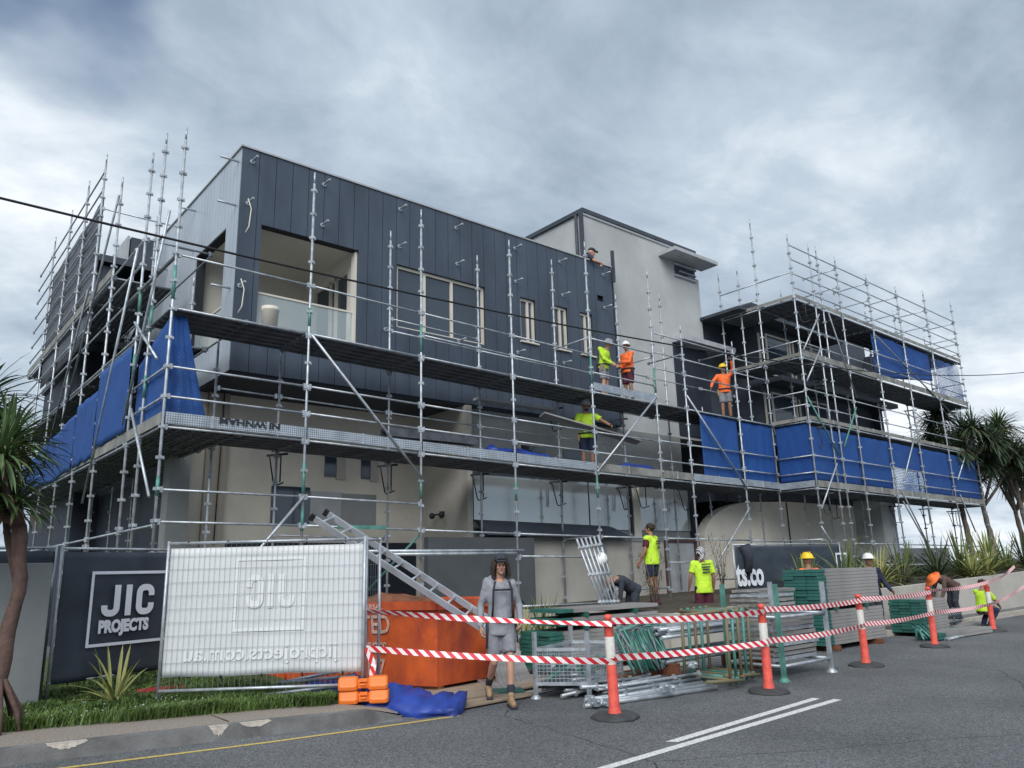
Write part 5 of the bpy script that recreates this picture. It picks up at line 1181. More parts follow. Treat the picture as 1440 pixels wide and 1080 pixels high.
def person(loc, yaw, label, J=None, skin='skin', top=None, sleeve=.5, bottom=None, leg=.55, hat=None, hair=False, vox=.013, scale=1.0, shoe='charc', extra=None, sock=None, vest=None, group=None, grip=None, hood=False, long_hair=False, cat='person', long_top=None, belt=False):
    j = dict(BASEJ); j.update(J or {}); V = {k: Vector(v) for k, v in j.items() if isinstance(v, tuple)}
    th = empty('person', loc, label, 'person', group); th.rotation_euler = (0, 0, R(yaw)); th.scale = (scale,) * 3
    def ob(name, b, m, remesh=None, smooth=3, disp=0, parent=th):
        o = bpy.data.objects.new(name, b.mesh(name, M[m])); COL.objects.link(o); o.parent = parent
        if remesh:
            r = o.modifiers.new('fuse', 'REMESH'); r.mode = 'VOXEL'; r.voxel_size = remesh; r.use_smooth_shade = True
            s = o.modifiers.new('smooth', 'SMOOTH'); s.factor = .5; s.iterations = smooth
            if disp:
                t = bpy.data.textures.new('folds', 'CLOUDS'); t.noise_scale = .09; t.noise_depth = 2; t.noise_scale = .11; t.noise_depth = 1; d = o.modifiers.new('folds', 'DISPLACE'); d.texture = t; d.strength = disp * (.6 if vox < .01 else 1.1); d.mid_level = .5
        return o
    pel, che, nec, hea = V['pel'], V['che'], V['nec'], V['hea']
    fw = Matrix.Rotation(R(j['look']), 3, 'Z') @ Matrix.Rotation(R(j['tilt']), 3, 'X')
    b = MB()
    chain(b, [pel, pel.lerp(che, .5), che, che.lerp(nec, .6)], [.125, .115, .125, .10]); 
    for s in 'LR': capsule(b, V['s' + s], che, .055, .11); capsule(b, V['s' + s], nec - Vector((0, 0, .03)), .05, .055); capsule(b, V['h' + s], pel, .10, .12)
    chain(b, [nec - Vector((0, 0, .04)), nec + (hea - nec) * .5], [.062, .056])
    # head: skull, jaw, nose, brow, chin, ears
    def H(x, y, z): return hea + fw @ Vector((x, y, z))
    b.ball(hea + fw @ Vector((0, -.012, .02)), .098, 14, 10, (.80, .98, 1.08), fw); b.ball(H(0, .02, -.045), .072, 12, 8, (.85, .95, 1.0), fw)
    b.ball(H(0, .066, -.082), .026, 8, 6); b.tube(H(0, .082, .022), H(0, .112, -.018), .010, 6, .016); b.ball(H(0, .104, -.02), .015, 8, 6)
    b.tube(H(-.04, .078, .036), H(.04, .078, .036), .010, 6)
    for s in (-1, 1): b.ball(H(s * .082, -.005, -.005), .026, 8, 6, (.4, .8, 1.2), fw); b.ball(H(s * .038, .066, -.02), .022, 8, 6)
    for s in 'LR':
        S_, E_, W_ = V['s' + s], V['e' + s], V['w' + s]; chain(b, [S_, S_.lerp(E_, .5), E_, E_.lerp(W_, .35), W_], [.056, .050, .040, .042, .029])
        hd = V.get('d' + s, (W_ - E_)).normalized(); sd = 1 if s == 'R' else -1
        ax = Vector((sd, 0, 0)) - hd * hd.dot(Vector((sd, 0, 0)))
        if ax.length < .1: ax = Vector((0, 1, 0))
        ax.normalize(); pl = hd.cross(ax).normalized()        # ax: back of hand outwards, pl: across the knuckles
        if pl.y < 0: pl = -pl
        curl = (grip or {}).get(s, .35)
        K = W_ + hd * .085
        for q in range(4):
            off_ = pl * (.030 - .020 * q); r = .0105 - .0006 * abs(q - 1); ln = (.040, .045, .042, .034)[q]
            capsule(b, W_ + off_ * .45, K + off_, .0165, .0125, 8)
            d1 = (hd * math.cos(curl) - ax * math.sin(curl)).normalized(); d2_ = (hd * math.cos(curl * 2.4) - ax * math.sin(curl * 2.4)).normalized(); d3 = (hd * math.cos(curl * 3.4) - ax * math.sin(curl * 3.4)).normalized()
            p0 = K + off_; p1 = p0 + d1 * ln; p2 = p1 + d2_ * ln * .7; p3 = p2 + d3 * ln * .5; chain(b, [p0, p1, p2, p3], [r, r, r * .9, r * .8], 7)
        t0 = W_ + hd * .025 + pl * .028; t1 = t0 + (hd * .6 + pl * .7 - ax * .3).normalized() * .045; t2 = t1 + (hd * .9 - ax * .3).normalized() * .032; chain(b, [t0, t1, t2], [.015, .012, .010], 7)
    ft = {}
    for s in 'LR':
        h, k, a = V['h' + s], V['k' + s], V['a' + s]; chain(b, [h, h.lerp(k, .5), k, k.lerp(a, .3), a], [.09, .075, .055, .056, .038])
        fd = V.get('f' + s, Vector((0, 1, 0))).normalized(); ft[s] = fd
        capsule(b, a - Vector((0, 0, .03)), a + fd * .13 - Vector((0, 0, .055)), .04, .032)
    ob('body', b, skin, vox, 2)
    # eyes and mouth
    for s in (-1, 1):
        e = MB(); e.ball(H(s * .031, .0835, .012), .0095, 8, 6); ob('eye', e, 'eye')
    e = MB(); e.obox(H(-.022, .092, -.052), H(.022, .092, -.052), .008, .010); ob('mouth', e, 'lip')
    # clothes
    def eltube(b, pts, rx, ry, n=20):
        i0 = len(b.v); m_ = len(pts)
        for k, p in enumerate(pts):
            d = (Vector(pts[min(k + 1, m_ - 1)]) - Vector(pts[max(k - 1, 0)])).normalized(); X_ = Vector((1, 0, 0)); X_ = (X_ - d * X_.dot(d)).normalized(); Y_ = d.cross(X_)
            for q in range(n): a = TAU * q / n; b.v.append(tuple(Vector(p) + X_ * math.cos(a) * rx[k] + Y_ * math.sin(a) * ry[k]))
        for k in range(m_ - 1):
            for q in range(n): b.f.append((i0 + k * n + q, i0 + k * n + (q + 1) % n, i0 + (k + 1) * n + (q + 1) % n, i0 + (k + 1) * n + q))
        b.f.append(tuple(i0 + q for q in reversed(range(n)))); b.f.append(tuple(i0 + (m_ - 1) * n + q for q in range(n)))
    def torso(b, g, z0=.0, sl=None):
        up_ = (che - pel).normalized(); lo = pel - up_ * (z0 + .06)
        eltube(b, [lo, pel, pel.lerp(che, .5), che, che.lerp(nec, .45), che.lerp(nec, .8)], [.195 + g, .19 + g, .168 + g, .188 + g, .165 + g, .09 + g], [.148 + g, .142 + g, .128 + g, .135 + g, .118 + g, .085 + g])
        for s in 'LR': capsule(b, V['s' + s], che, .065 + g, .118 + g); capsule(b, V['s' + s], nec - Vector((0, 0, .05)), .055 + g, .055 + g)
        if sl:
            for s in 'LR':
                S_, E_, W_ = V['s' + s], V['e' + s], V['w' + s]
                if sl <= .6: b.ball(S_, .068 + g); b.tube(S_, S_.lerp(E_, sl * 1.45), .068 + g, 12, .066 + g)
                else: chain(b, [S_, E_, E_.lerp(W_, .93)], [.060 + g, .048 + g, .038 + g])
    if top: t = MB(); torso(t, .006, long_top or .02, sleeve); ob('hoodie' if hood else 'shirt', t, top, max(vox, .014), 3, .022)
    if hood:
        h = MB(); chain(h, [nec + Vector((-.10, .03, -.03)), nec + Vector((-.11, -.07, .0)), nec + Vector((0, -.13, .01)), nec + Vector((.11, -.07, .0)), nec + Vector((.10, .03, -.03)), nec + Vector((0, .10, -.12)), nec + Vector((-.10, .03, -.03))], [.045, .05, .06, .05, .045, .03, .045]); ob('hood', h, top, .016, 3, .015)
    if vest: t = MB(); torso(t, .02, .03, None); ob('vest', t, vest, .016, 3, .015)
    if bottom:
        t = MB(); eltube(t, [pel - Vector((0, 0, .06)), pel + Vector((0, 0, .08))], [.19, .172], [.138, .130])
        for s in 'LR':
            h, k, a = V['h' + s], V['k' + s], V['a' + s]
            if leg <= 1: b_ = h.lerp(k, leg); t.ball(h, .108); t.path([h, h.lerp(k, .5), b_], [.108, .104, .098], 14)
            else: chain(t, [h, k, a + Vector((0, 0, .03))], [.105, .078, .062], 12)
        ob('shorts' if leg <= 1 else 'trousers', t, bottom, .015, 3, .02)
    for s in 'LR':
        a, k, fd = V['a' + s], V['k' + s], ft[s]
        if sock: c = MB(); chain(c, [a, a.lerp(k, sock)], [.048, .058]); ob('sock', c, 'charc', .014, 1)
        c = MB(); capsule(c, a + Vector((0, 0, .04)), a - Vector((0, 0, .01)), .052, .05); chain(c, [a - Vector((0, 0, .04)) - fd * .03, a + fd * .07 - Vector((0, 0, .042)), a + fd * .155 - Vector((0, 0, .052))], [.05, .048, .040]); sh = ob('boot', c, shoe, .013, 1)
        c = MB(); c.obox(a - fd * .085 - Vector((0, 0, .082)), a + fd * .20 - Vector((0, 0, .082)), .09, .018); ob('sole', c, 'charc', parent=sh)
    if belt:
        t = MB(); n = 20; t.path([(pel.x + .205 * math.cos(TAU * k / n), pel.y + .16 * math.sin(TAU * k / n), pel.z + .03) for k in range(n + 1)], .022, 6); tb = ob('tool_belt', t, 'strap')
        for sx, sy in ((.19, .04), (-.19, .03), (.1, -.15)): t = MB(); t.box(sx - .04, sx + .04, sy - .03, sy + .03, pel.z - .16, pel.z + .03); ob('tool_pouch', t, 'boot' if sx > .15 else 'charc', parent=tb)
    if hair or long_hair:
        h = MB(); h.ball(H(0, -.022, .035), .104, 14, 10, (.88, 1.0, 1.02), fw)
        if long_hair:
            for s in (-1, 1):
                for q in range(6): a = q * .32 - .3; h.path([H(s * .085, .02 - .03 * q, .05), H(s * (.105 + .01 * math.sin(q * 3)), .015 - .03 * q, -.03), H(s * (.10 + .015 * math.cos(q * 5)), .02 - .025 * q, -.12), H(s * (.085 + .02 * math.sin(q * 2)), .03 - .02 * q, -.175)], [.03, .034, .028, .012], 7)
        else:
            for q in range(14): a = q * .9; h.ball(H(.07 * math.cos(a), -.03 + .07 * math.sin(a), .06 + .03 * math.sin(q * 2.1)), .042, 8, 6)
        ob('hair', h, 'hair', .012, 1, .012)
    if hat:
        kind, m = hat; h = MB()
        if kind == 'helmet':
            h.lathe([(.138, .0), (.135, .012), (.118, .018), (.112, .06), (.085, .105), (.04, .128), (.001, .132)], n=18, sy=1.18); h.box(-.07, .07, .11, .19, .0, .012); h.box(-.012, .012, -.11, .11, .10, .135)
        elif kind == 'cap':
            h.lathe([(.100, .015), (.102, .04), (.088, .08), (.05, .105), (.001, .112)], n=16, sy=1.12); h.obox((0, .09, .035), (0, .19, .03), .13, .010)
        else:
            h.lathe([(.235, -.012), (.23, .0), (.115, .014), (.11, .06), (.095, .10), (.05, .118), (.001, .12)], n=20, sy=1.08)
        o = ob('hat', h, m); o.matrix_basis = Matrix.Translation(hea + fw @ Vector((0, -.012, .042))) @ fw.to_4x4()
        mo = o.modifiers.new('thickness', 'SOLIDIFY'); mo.thickness = .006
    if extra: extra(th, ob, V, H)
    return th
def slim(o, k): o.scale = (k, o.scale[1], o.scale[2])
def deckz(x, z): return z + dz(x)
# 1 the walking man in the grey hoodie
def walk_extra(th, ob, V, H):
    c = V['che']; p = V['pel']
    for s in (-1, 1):
        b = MB(); b.path([(s * .10, .165, 1.46), (s * .13, .185, 1.36), (s * .14, .175, 1.15), (s * .15, .15, 1.02)], .016, 6); b.path([(s * .10, .10, 1.50), (s * .11, -.06, 1.51), (s * .12, -.16, 1.40), (s * .13, -.15, 1.04)], .016, 6); ob('harness_strap', b, 'strap')
    b = MB(); b.tube((-.13, .185, 1.36), (.13, .185, 1.36), .014, 6); ob('chest_strap', b, 'strap')
    b = MB(); n = 20; b.path([(.182 * math.cos(TAU * k / n), .168 * math.sin(TAU * k / n) + .005, 1.00 + .01 * math.sin(k)) for k in range(n + 1)], .022, 7); bl = ob('tool_belt', b, 'strap')
    b = MB(); b.box(.15, .20, -.08, .06, .76, .98); b.tube((.198, .05, .97), (.22, .06, .66), .012, 6); ob('tool_pouch', b, 'charc', parent=bl)
    b = MB(); b.box(-.20, -.16, -.05, .06, .82, .97); b.tube((-.21, .05, .95), (-.22, .08, .72), .013, 6); ob('tool_pouch', b, 'charc', parent=bl)
    b = MB()
    for s in (-1, 1): b.ball(H(s * .036, .118, .098), .024, 10, 6, (1.1, .4, .75))
    b.tube(H(-.05, .112, .10), H(.05, .112, .10), .006, 6); ob('sunglasses', b, 'black')
walker = person((6.42, 7.95, 0), 152, 'man in grey hoodie, shorts and tan boots walking toward the camera with a tool belt', dict(
    kL=(-.09, .15, .53), aL=(-.07, .24, .10), kR=(.11, .02, .50), aR=(.13, -.30, .20), eL=(-.275, -.01, 1.17), wL=(-.235, .20, .98), eR=(.265, -.08, 1.16), wR=(.29, .03, .92), sL=(-.175, .02, 1.42), sR=(.175, -.03, 1.445), hea=(-.01, .06, 1.655), look=-8, tilt=-7, fR=(.1, .9, -.35)),
    'skin', 'greyc', 1.0, 'greyshort', .82, ('hat', 'charc') and ('cap', 'charc'), long_hair=True, vox=.0075, scale=1.015, shoe='boot', sock=.28, hood=True, extra=walk_extra, long_top=.09, grip=dict(L=.4, R=.45))
slim(walker, .90)
# 2 man in lime vest standing on the garden wall side
def vest_print(th, ob, V, H):
    for k, (w, z) in enumerate(((.20, 1.36), (.17, 1.31), (.11, 1.22))):
        b = MB(); b.box(-w / 2, w / 2, -.188, -.182, z, z + .028); ob('back_print', b, 'charc')
person((13.55, 11.4, .80), 12, 'dark-haired man in a lime vest and navy shorts standing with his back half turned', dict(
    eL=(-.26, .03, 1.16), wL=(-.27, .16, .93), wR=(.22, .16, .93), kL=(-.09, .02, .5), look=20, tilt=8), 'skin2', 'maroon', .45, 'navyc', .72, None, hair=True, vox=.012, scale=.99, sock=.3, shoe='maroon', vest='lime', extra=vest_print)
# 3 man in lime shirt with striped head scarf
def shirt_print(th, ob, V, H):
    for k, (w, z) in enumerate(((.20, 1.40), (.20, 1.34), (.16, 1.29), (.17, 1.23))):
        b = MB(); b.box(-w / 2 + .03, w / 2 + .03, -.168, -.160, z, z + .026); ob('back_print', b, 'charc')
    b = MB(); b.ball(H(0, -.01, .02), .112, 18, 12, (.9, 1.02, 1.08)); b.path([H(0, -.09, -.05), H(-.06, -.12, -.12), H(-.12, -.13, -.16)], [.05, .04, .02], 8)
    for i in range(len(b.f)): b.uv[i] = [(b.v[q][0] * .9 + .35 * b.v[q][1], b.v[q][2] * 1.1 + .04 * math.sin(20 * b.v[q][0])) for q in b.f[i]]
    ob('head_scarf', b, 'zebra')
    b = MB(); b.tube((-.135, -.05, .93), (-.15, -.03, .62), .01, 6); ob('white_stripe', b, 'printwhite')
person((14.45, 10.75, .20), -32, 'man in a lime shirt, maroon shorts and striped head scarf seen from behind', dict(eL=(-.27, .0, 1.16), wL=(-.29, .10, .92), look=10), 'skin2', 'lime', .5, 'maroon', .95, None, vox=.012, scale=1.02, extra=shirt_print, long_top=.09)
# 4 yellow helmet, orange shirt, behind the stacks
person((15.4, 8.75, .0), -25, 'man in an orange shirt and yellow hard hat seen from behind above the board stack', None, 'skin2', 'oran', .5, 'navyc', 1.2, ('helmet', 'haty'), vox=.013, scale=1.0)
# 5 white helmet, dark long sleeves
person((17.65, 8.55, .0), 140, 'man in dark long sleeves and white hard hat behind the tallest stack', dict(eR=(.27, .06, 1.18), wR=(.30, .20, .97), eL=(-.28, .04, 1.16), wL=(-.34, .22, .98)), 'skin2', 'navyc', 1.0, 'charc', 1.2, ('helmet', 'hatw'), vox=.013, scale=.98)
# 6 bending man in lime
BEND = dict(pel=(0, -.05, .90), che=(0, .26, 1.08), nec=(0, .42, 1.13), hea=(0, .56, 1.08), sL=(-.18, .36, 1.08), sR=(.18, .36, 1.08), eL=(-.2, .42, .80), eR=(.2, .42, .80), wL=(-.17, .52, .56), wR=(.17, .52, .56), hL=(-.09, -.04, .88), hR=(.09, -.04, .88), kL=(-.11, .05, .48), kR=(.11, .05, .48), tilt=-50)
person((20.75, 7.45, .0), -110, 'man in a lime shirt and navy trousers kneeling beside the farthest bollard', dict(BEND, pel=(0, 0, .50), che=(0, .05, .84), nec=(0, .08, 1.01), hea=(0, .13, 1.15), sL=(-.18, .06, .96), sR=(.18, .06, .96), eL=(-.2, .30, .68), eR=(.2, .30, .68), wL=(-.12, .50, .55), wR=(.12, .50, .55), hL=(-.10, 0, .44), hR=(.10, 0, .44), kL=(-.14, .36, .48), kR=(.14, .34, .46), aL=(-.12, .08, .09), aR=(.12, .04, .09), tilt=-30), 'skin2', 'lime', .5, 'navyc', 1.2, None, hair=True, vox=.014, scale=.86)
# 7 man with orange sun hat beyond the tape
person((21.75, 8.45, .12), 60, 'man in an orange brimmed hat and brown clothes stooping against the garden wall', BEND, 'skin2', 'barkred', .8, 'charc', 1.2, ('brim', 'hato'), vox=.014, scale=.90)
# 8 man on the first deck in lime carrying a plank
person((13.75, 13.40, deckz(13.9, 4.045)), 140, 'bearded man in lime shirt and grey hard hat carrying a board on the first deck', dict(eL=(-.38, .12, 1.27), wL=(-.52, .32, 1.13), eR=(.26, .05, 1.14), wR=(.20, .26, 1.05), look=25, tilt=-12, che=(0, .02, 1.30)), 'skin2', 'lime', .5, 'navyc', .85, ('helmet', 'fascia'), vox=.013, scale=1.05, belt=True,
    extra=lambda th, ob, V, H: ob('beard', (lambda b: b.ball(H(0, .055, -.07), .052, 10, 8, (1.1, .8, 1.0)))(MB()), 'hair'))
b = MB(); b.obox(onplane(762, 583, 13.12), onplane(898, 622, 13.05), .045, .20, up=(0, -1, .4)); tag(b.build('carried_board', M['plankside']), 'grey scaffold board held at waist height by the lime-shirted man on the first deck', 'scaffold board')
# 9, 10 men on the second deck
person((14.45, 13.35, deckz(14.4, 6.045)), -160, 'man in lime shirt and wide sun hat on the upper deck beside an orange-shirted man', dict(che=(0, .06, 1.28), nec=(0, .12, 1.45), hea=(0, .19, 1.58), eL=(-.2, .12, 1.12), wL=(-.16, .30, .98), eR=(.2, .12, 1.12), wR=(.15, .30, .98), tilt=-22), 'skin', 'lime', .9, 'greyshort', .85, ('brim', 'greyc'), vox=.013, scale=.93, belt=True)
person((15.35, 13.30, deckz(15.3, 6.045)), 85, 'man in orange shirt, maroon shorts and white hard hat on the upper deck', dict(eL=(-.2, .12, 1.15), wL=(-.05, .26, 1.16), eR=(.26, .0, 1.13), wR=(.12, .2, 1.05), look=45), 'skin2', 'oran', .9, 'maroon', .85, ('helmet', 'hatw'), vox=.013, scale=.95, belt=True)
# 11 orange shirt reaching up
person((19.75, 13.3, deckz(19.7, 6.075)), 130, 'man in an orange shirt raising one arm on the upper deck above the blue nets', dict(eL=(-.30, .05, 1.60), wL=(-.26, .1, 1.86), eR=(.34, .1, 1.25), wR=(.42, .22, 1.05), look=20, tilt=-5), 'skin2', 'oran', 1.0, 'greyshort', .85, ('helmet', 'haty'), vox=.013, scale=.98, long_top=.02, belt=True)
# 12 man on the roof
_h = onplane(832, 355, 14.57)
person((_h[0] - .24, _h[1] + .20, _h[2] - 1.37), -130, 'man in a dark cap leaning over the roof edge beside the grey tower', dict(che=(0, .12, 1.15), nec=(0, .22, 1.28), hea=(0, .31, 1.36), sL=(-.17, .18, 1.23), sR=(.17, .18, 1.23), eL=(-.2, .36, 1.02), wL=(-.14, .52, 1.0), eR=(.2, .36, 1.02), wR=(.1, .52, 1.0), tilt=-20), 'skin', 'charc', .5, 'charc', 1.2, ('cap', 'charc'), vox=.013)
# 13 person in black bending behind the leaning tubes
person((12.2, 10.85, .35), 75, 'person in black bending over behind the leaning bundle of tubes', BEND, 'skin2', 'charc', .9, 'charc', 1.2, None, vox=.014, scale=.92)
# white helmet of a crouching worker hung on the tubes
b = MB(); b.lathe([(.12, .0), (.115, .01), (.098, .015), (.09, .055), (.068, .085), (.03, .10), (.001, .102)], n=18, sy=1.15); o = b.build('hard_hat', M['hatw']); o.location = onplane(846, 786, 9.85); o.rotation_euler = (R(70), R(30), 0)
so = o.modifiers.new('thickness', 'SOLIDIFY'); so.thickness = .006; tag(o, 'cream hard hat hung beside the top of the leaning bundle of tubes', 'hard hat')

# ================================================================== VEGETATION
def blade(b, base, d, L_, w, droop, seg=5, up=Vector((0, 0, 1)), fold=.0):
    """one tapering leaf, bending down as it goes"""
    d = Vector(d).normalized(); side = d.cross(up)
    if side.length < .05: side = Vector((1, 0, 0))
    side.normalize(); p = Vector(base); i0 = len(b.v); dd = d.copy()
    for k in range(seg + 1):
        t = k / seg; ww = w * (.55 + .9 * t) * (1 - t) ** .55 if t < .99 else .0015
        n_ = side.cross(dd).normalized()
        b.v += [tuple(p - side * ww / 2 + n_ * fold * ww), tuple(p), tuple(p + side * ww / 2 + n_ * fold * ww)] if fold else [tuple(p - side * ww / 2), tuple(p + side * ww / 2)]
        p = p + dd * (L_ / seg); dd = (dd + Vector((0, 0, -droop / seg))).normalized()
    n = 3 if fold else 2
    for k in range(seg):
        for q in range(n - 1): a = i0 + k * n + q; b.f.append((a, a + 1, a + n + 1, a + n))
def rosette(b, c, n, L_, w, droop=1.0, spread=1.0, axis=(0, 0, 1), low=-.35, seg=5, fold=.15):
    ax = Vector(axis).normalized(); q = Vector((0, 0, 1)).rotation_difference(ax)
    for k in range(n):
        a = k * 2.39996 + random.uniform(-.2, .2); e = 1 - (1 - low) * (k / n) ** .9 * spread; e += random.uniform(-.08, .08); r = math.sqrt(max(.02, 1 - min(1, e * e)))
        d = q @ Vector((math.cos(a) * r, math.sin(a) * r, e)); blade(b, Vector(c) + d * .05, d, L_ * random.uniform(.7, 1.1), w, droop * random.uniform(.5, 1.2), seg, fold=fold)
def palm(loc, trunk, heads, label, leafm='leaf', tr=.12, dead=True, group=None, aerial=False, bark='bark', trunkr=None, ll=.9, nb=70, lw=.05):
    th = empty('pandanus_palm', loc, label, 'palm tree', group); o3 = Vector(loc)
    b = MB(); pts = [o3 + Vector(p) for p in trunk]; m = len(pts); Q = []
    for i in range(m - 1):
        for k in range(5): q = pts[i].lerp(pts[i + 1], k / 5); Q.append(q + Vector((noise.noise(q * 3), noise.noise(q * 3 + Vector((5, 5, 5))), 0)) * .03)
    Q.append(pts[-1]); b.path(Q, [tr * (1.15 - .4 * i / len(Q)) * (1 + .08 * math.sin(i * 1.9)) for i in range(len(Q))], 12)
    if aerial:
        for k in range(8): a = k * .8; b.path([o3 + Vector((.05 * math.cos(a), .05 * math.sin(a), .5)), o3 + Vector((.22 * math.cos(a), .22 * math.sin(a), .2)), o3 + Vector((.3 * math.cos(a), .3 * math.sin(a), -.1))], [.03, .028, .02], 6)
    b.build('trunk', M[bark], th)
    lm = MB(); dm = MB()
    for (hp, frm, L_, n) in heads:
        h = o3 + Vector(hp); f = pts[frm]; br = MB(); mid = f.lerp(h, .55) + Vector((0, 0, -.12)); br.path([f, mid, h], [tr * .62, tr * .5, tr * .42], 9); br.build('branch', M[bark], th)
        rosette(lm, h, n, L_, lw, 1.1, 1.0, axis=(h - mid))
        rosette(dm, h - Vector((0, 0, .12)), n // 4, L_ * .75, lw * .8, 2.6, .5, low=-.9)
    lm.build('crown', M[leafm], th)
    if dead: dm.build('dead_leaves', M['leafdry'], th)
    return th
random.seed(21)
# big palm at the left edge
palm((1.32, 9.95, .15), [(-.05, 0, 0), (.02, .02, .7), (.10, .10, 1.4), (.06, .22, 2.1)], [((-.45, .35, 2.75), 3, .80, 110), ((-.12, .35, 3.0), 3, .66, 130), ((-.45, .75, 3.5), 3, .78, 110), ((-.25, .2, 2.45), 3, .66, 90), ((-.12, .65, 2.6), 2, .62, 90), ((-.9, .6, 2.4), 1, .8, 60), ((-.02, .25, 2.3), 2, .55, 90), ((-.3, .9, 3.1), 3, .8, 100), ((-.25, -.05, 2.8), 3, .72, 90)],
     'spiky dark green pandanus palm with a red-brown trunk at the left edge of the verge', 'leaf', .075, aerial=True, bark='barkred', lw=.052)
b = MB(); 
# palms at the right, seen against the sky
PR = [((34.2, 12.3, 1.3), 6.2, 'leafdark', 'tall dark pandanus palm touching the right end of the scaffold'), ((36.3, 12.2, 1.3), 5.6, 'leafdark', 'second pandanus palm right of the scaffold end, its trunk leaning left'),
      ((38.2, 11.4, 1.3), 5.9, 'leaf', 'bright green pandanus palm at the right edge of the view'), ((41.0, 12.5, 1.3), 5.5, 'leafdark', 'rearmost pandanus palm at the far right behind the bright green one')]
for i, (c, h, lf, lab) in enumerate(PR):
    hs = []
    for k in range(13):
        a = k * 2.4; rr_ = .35 + 1.35 * ((k * .37) % 1); hs.append(((rr_ * .85 * math.cos(a) - .3, rr_ * math.sin(a), h * .60 + h * .42 * (1 - rr_ / 2.1) * ((k % 4 + 1) / 4) + .4), 2 if k % 2 else 3, 1.05, 95))
    palm(c, [(0, 0, -.3), (-.25, 0, h * .25), (-.35, .05, h * .42), (-.45, .05, h * .6)], hs, lab, lf, .10, group='pandanus palms at the right', bark='bark', lw=.085)
def flax(loc, n, L_, w, m, label, group=None, droop=.9, low=.25, cat='flax plant', name='flax_plant'):
    b = MB(); rosette(b, loc, n, L_, w, droop, 1.0, low=low, seg=6, fold=.2)
    for k in range(n // 5):
        a = random.uniform(0, TAU); blade(b, Vector(loc) + Vector((math.cos(a), math.sin(a), 0)) * .08, (math.cos(a) * .25, math.sin(a) * .25, 1), L_ * 1.15, w, .25, 6, fold=.2)
    return tag(b.build(name, M[m]), label, cat, group)
random.seed(4)
flax((2.62, 10.62, .17), 22, .62, .062, 'flaxy', 'yellow-green striped flax clump on the verge at the left edge of the white banner')
flax((1.05, 10.35, .15), 26, .38, .035, 'flaxy', 'low tufted plant at the foot of the left palm trunk')
wz = lambda x: wtop(x) - .06
for k, (x, y, L_, m, lab) in enumerate([(19.8, 10.2, 1.25, 'flax', 'large spiky flax bush right of the white-helmeted man'), (20.9, 9.9, 1.0, 'flaxy', 'pale arching flax beside the large bush by the white helmet'), (18.5, 10.6, .9, 'flax', 'flax bush behind the left shoulder of the white-helmeted man'),
      (23.2, 10.3, 1.1, 'flax', 'dark flax bush under the middle of the right scaffold'), (25.4, 10.2, 1.2, 'shrub', 'darkest flax clump under the right scaffold'), (27.3, 10.2, 1.35, 'flax', 'tall upright flax under the right end of the scaffold'),
      (28.8, 10.0, 1.3, 'flaxy', 'yellow-striped flax above the orange hat'), (30.2, 10.3, 1.35, 'flax', 'broad flax right of the last scaffold pole'), (26.2, 9.5, .8, 'flaxy', 'short pale flax leaning over the garden wall top'),
      (32.5, 10.6, 1.2, 'flax', 'flax clump in front of the palm trunks at the right'), (35, 10.8, 1.3, 'shrub', 'dark clump at the far right below the palms'), (38.5, 10.5, 1.3, 'flaxy', 'last pale flax clump at the right edge')]):
    flax((x, y, wz(x)), 54, L_, .075, m, lab, 'flax plants in the raised garden')
random.seed(6)
flax((9.5, 10.6, .35), 46, .8, .03, 'flax', 'upright grassy plant between the walking man and the first bollard', None, .5, .55, 'plant', 'grassy_plant'); flax((8.95, 10.45, .35), 40, .62, .028, 'flaxy', 'yellowish grassy tuft just right of the walking man', None, .6, .45, 'plant', 'grassy_plant')
for k, (x, y, h, lab) in enumerate([(12.6, 10.6, 1.0, 'thin leafy shrub left of the man in the lime vest'), (17.2, 12.2, 1.5, 'dark small-leaved shrub at the left corner of the ts.co banner'), (21.9, 9.7, .7, 'low reddish shrub in the raised garden behind the low stack')]):
    b = MB()
    for q in range(46):
        a = random.uniform(0, TAU); t = random.uniform(.2, 1); c = Vector((x + .3 * t * math.cos(a), y + .3 * t * math.sin(a), wz(max(x, 11.4)) + h * t)); rosette(b, c, 5, .13, .025, .8, seg=2, fold=0)
    o = b.build('shrub', M['shrub']); tag(o, lab, 'shrub'); s = MB()
    for q in range(5): s.path([(x, y, wz(max(x, 11.4))), (x + .1 * math.cos(q * 1.3), y + .1 * math.sin(q * 1.3), wz(max(x, 11.4)) + h * .5), (x + .25 * math.cos(q * 1.3), y + .25 * math.sin(q * 1.3), wz(max(x, 11.4)) + h * .95)], [.012, .009, .004], 5)
    s.build('stem', M['bark'], o)
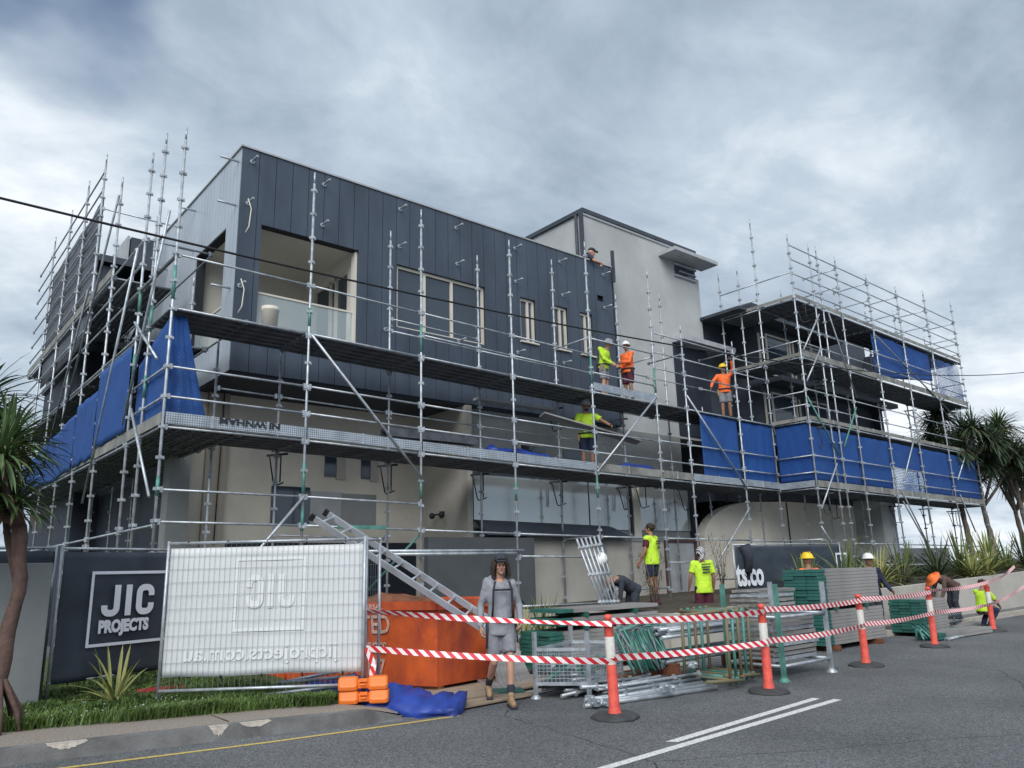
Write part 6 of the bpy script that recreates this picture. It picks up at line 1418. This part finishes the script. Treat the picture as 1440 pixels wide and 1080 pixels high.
# hedge mass behind the garden
b = MB()
for q in range(2600):
    x = random.uniform(22.5, 33); y = random.uniform(11.6, 13.6); z = wz(x) + random.uniform(0, .75) * (.6 + .4 * math.sin(x * 1.7)); a = random.uniform(0, TAU); blade(b, (x, y, z), (math.cos(a), math.sin(a), random.uniform(-.1, 1)), random.uniform(.15, .35), .05, .8, 2)
tag(b.build('ground_cover', M['shrub']), 'dark leafy ground cover under the right scaffold', 'ground cover', kind='stuff')
b = MB(); b.box(21.5, 34.5, 13.3, 13.5, wz(22), 2.05); tag(b.build('rear_wall', M['greylow']), 'low grey wall behind the flax plants under the right scaffold', 'wall')
# grass
random.seed(9)
b = MB(); V_, F_ = b.v, b.f
def inside_verge(x, y):
    lo = 9.9 + (x - 1.38) * (-.36) if x < 2.48 else (9.5 - (x - 2.48) * .27 if x < 3.3 else 9.28 - (x - 3.3) * .424)
    return y > lo - .07
cnt = 0
while cnt < 52000:
    x = random.uniform(-1.2, 5.0); y = 8.6 + 5.2 * random.random() ** 1.7
    if x / y > .62 or not inside_verge(x, y) or (x > 4.62 and y > 9.4) or (x - 4.86) ** 2 + (y - 8.62) ** 2 < .16: continue
    dn = noise.noise(Vector((x * 1.6, y * 1.6, 0)))
    if dn < -.28 and random.random() < .75: continue
    h = (.055 + .06 * random.random()) * (1 + 1.1 * max(0, dn)); edge = inside_verge(x, y - .28)
    if not edge: h *= 1.7
    a = random.uniform(0, TAU); l = h * random.uniform(.3, 1.0); w = random.uniform(.004, .009); cx_, sx_ = math.cos(a), math.sin(a); lx, lyy = l * cx_, l * sx_ - (0 if edge else .05)
    i = len(V_); V_ += [(x - sx_ * w, y + cx_ * w, .145), (x + sx_ * w, y - cx_ * w, .145), (x + lx * .5 + sx_ * w * .7, y + lyy * .5 - cx_ * w * .7, .145 + h * .75), (x + lx * .5 - sx_ * w * .7, y + lyy * .5 + cx_ * w * .7, .145 + h * .75), (x + lx, y + lyy, .145 + h * (.95 if edge else .75))]
    F_.append((i, i + 1, i + 2, i + 3)); F_.append((i + 3, i + 2, i + 4)); cnt += 1
tag(b.build('grass', M['grass']), 'rough green grass covering the verge below the fences', 'grass', kind='stuff')
b = MB()
for k in range(220):
    x = random.uniform(.3, 4.6); y = random.uniform(9.3, 11.2)
    if x / y > .6 or not inside_verge(x, y - .1): continue
    b.ball((x, y, .235 + random.uniform(-.02, .03)), .009, 5, 4, (1, 1, .5))
tag(b.build('clover_flowers', M['printwhite']), 'tiny white clover flowers scattered in the verge grass', 'flowers', kind='stuff')
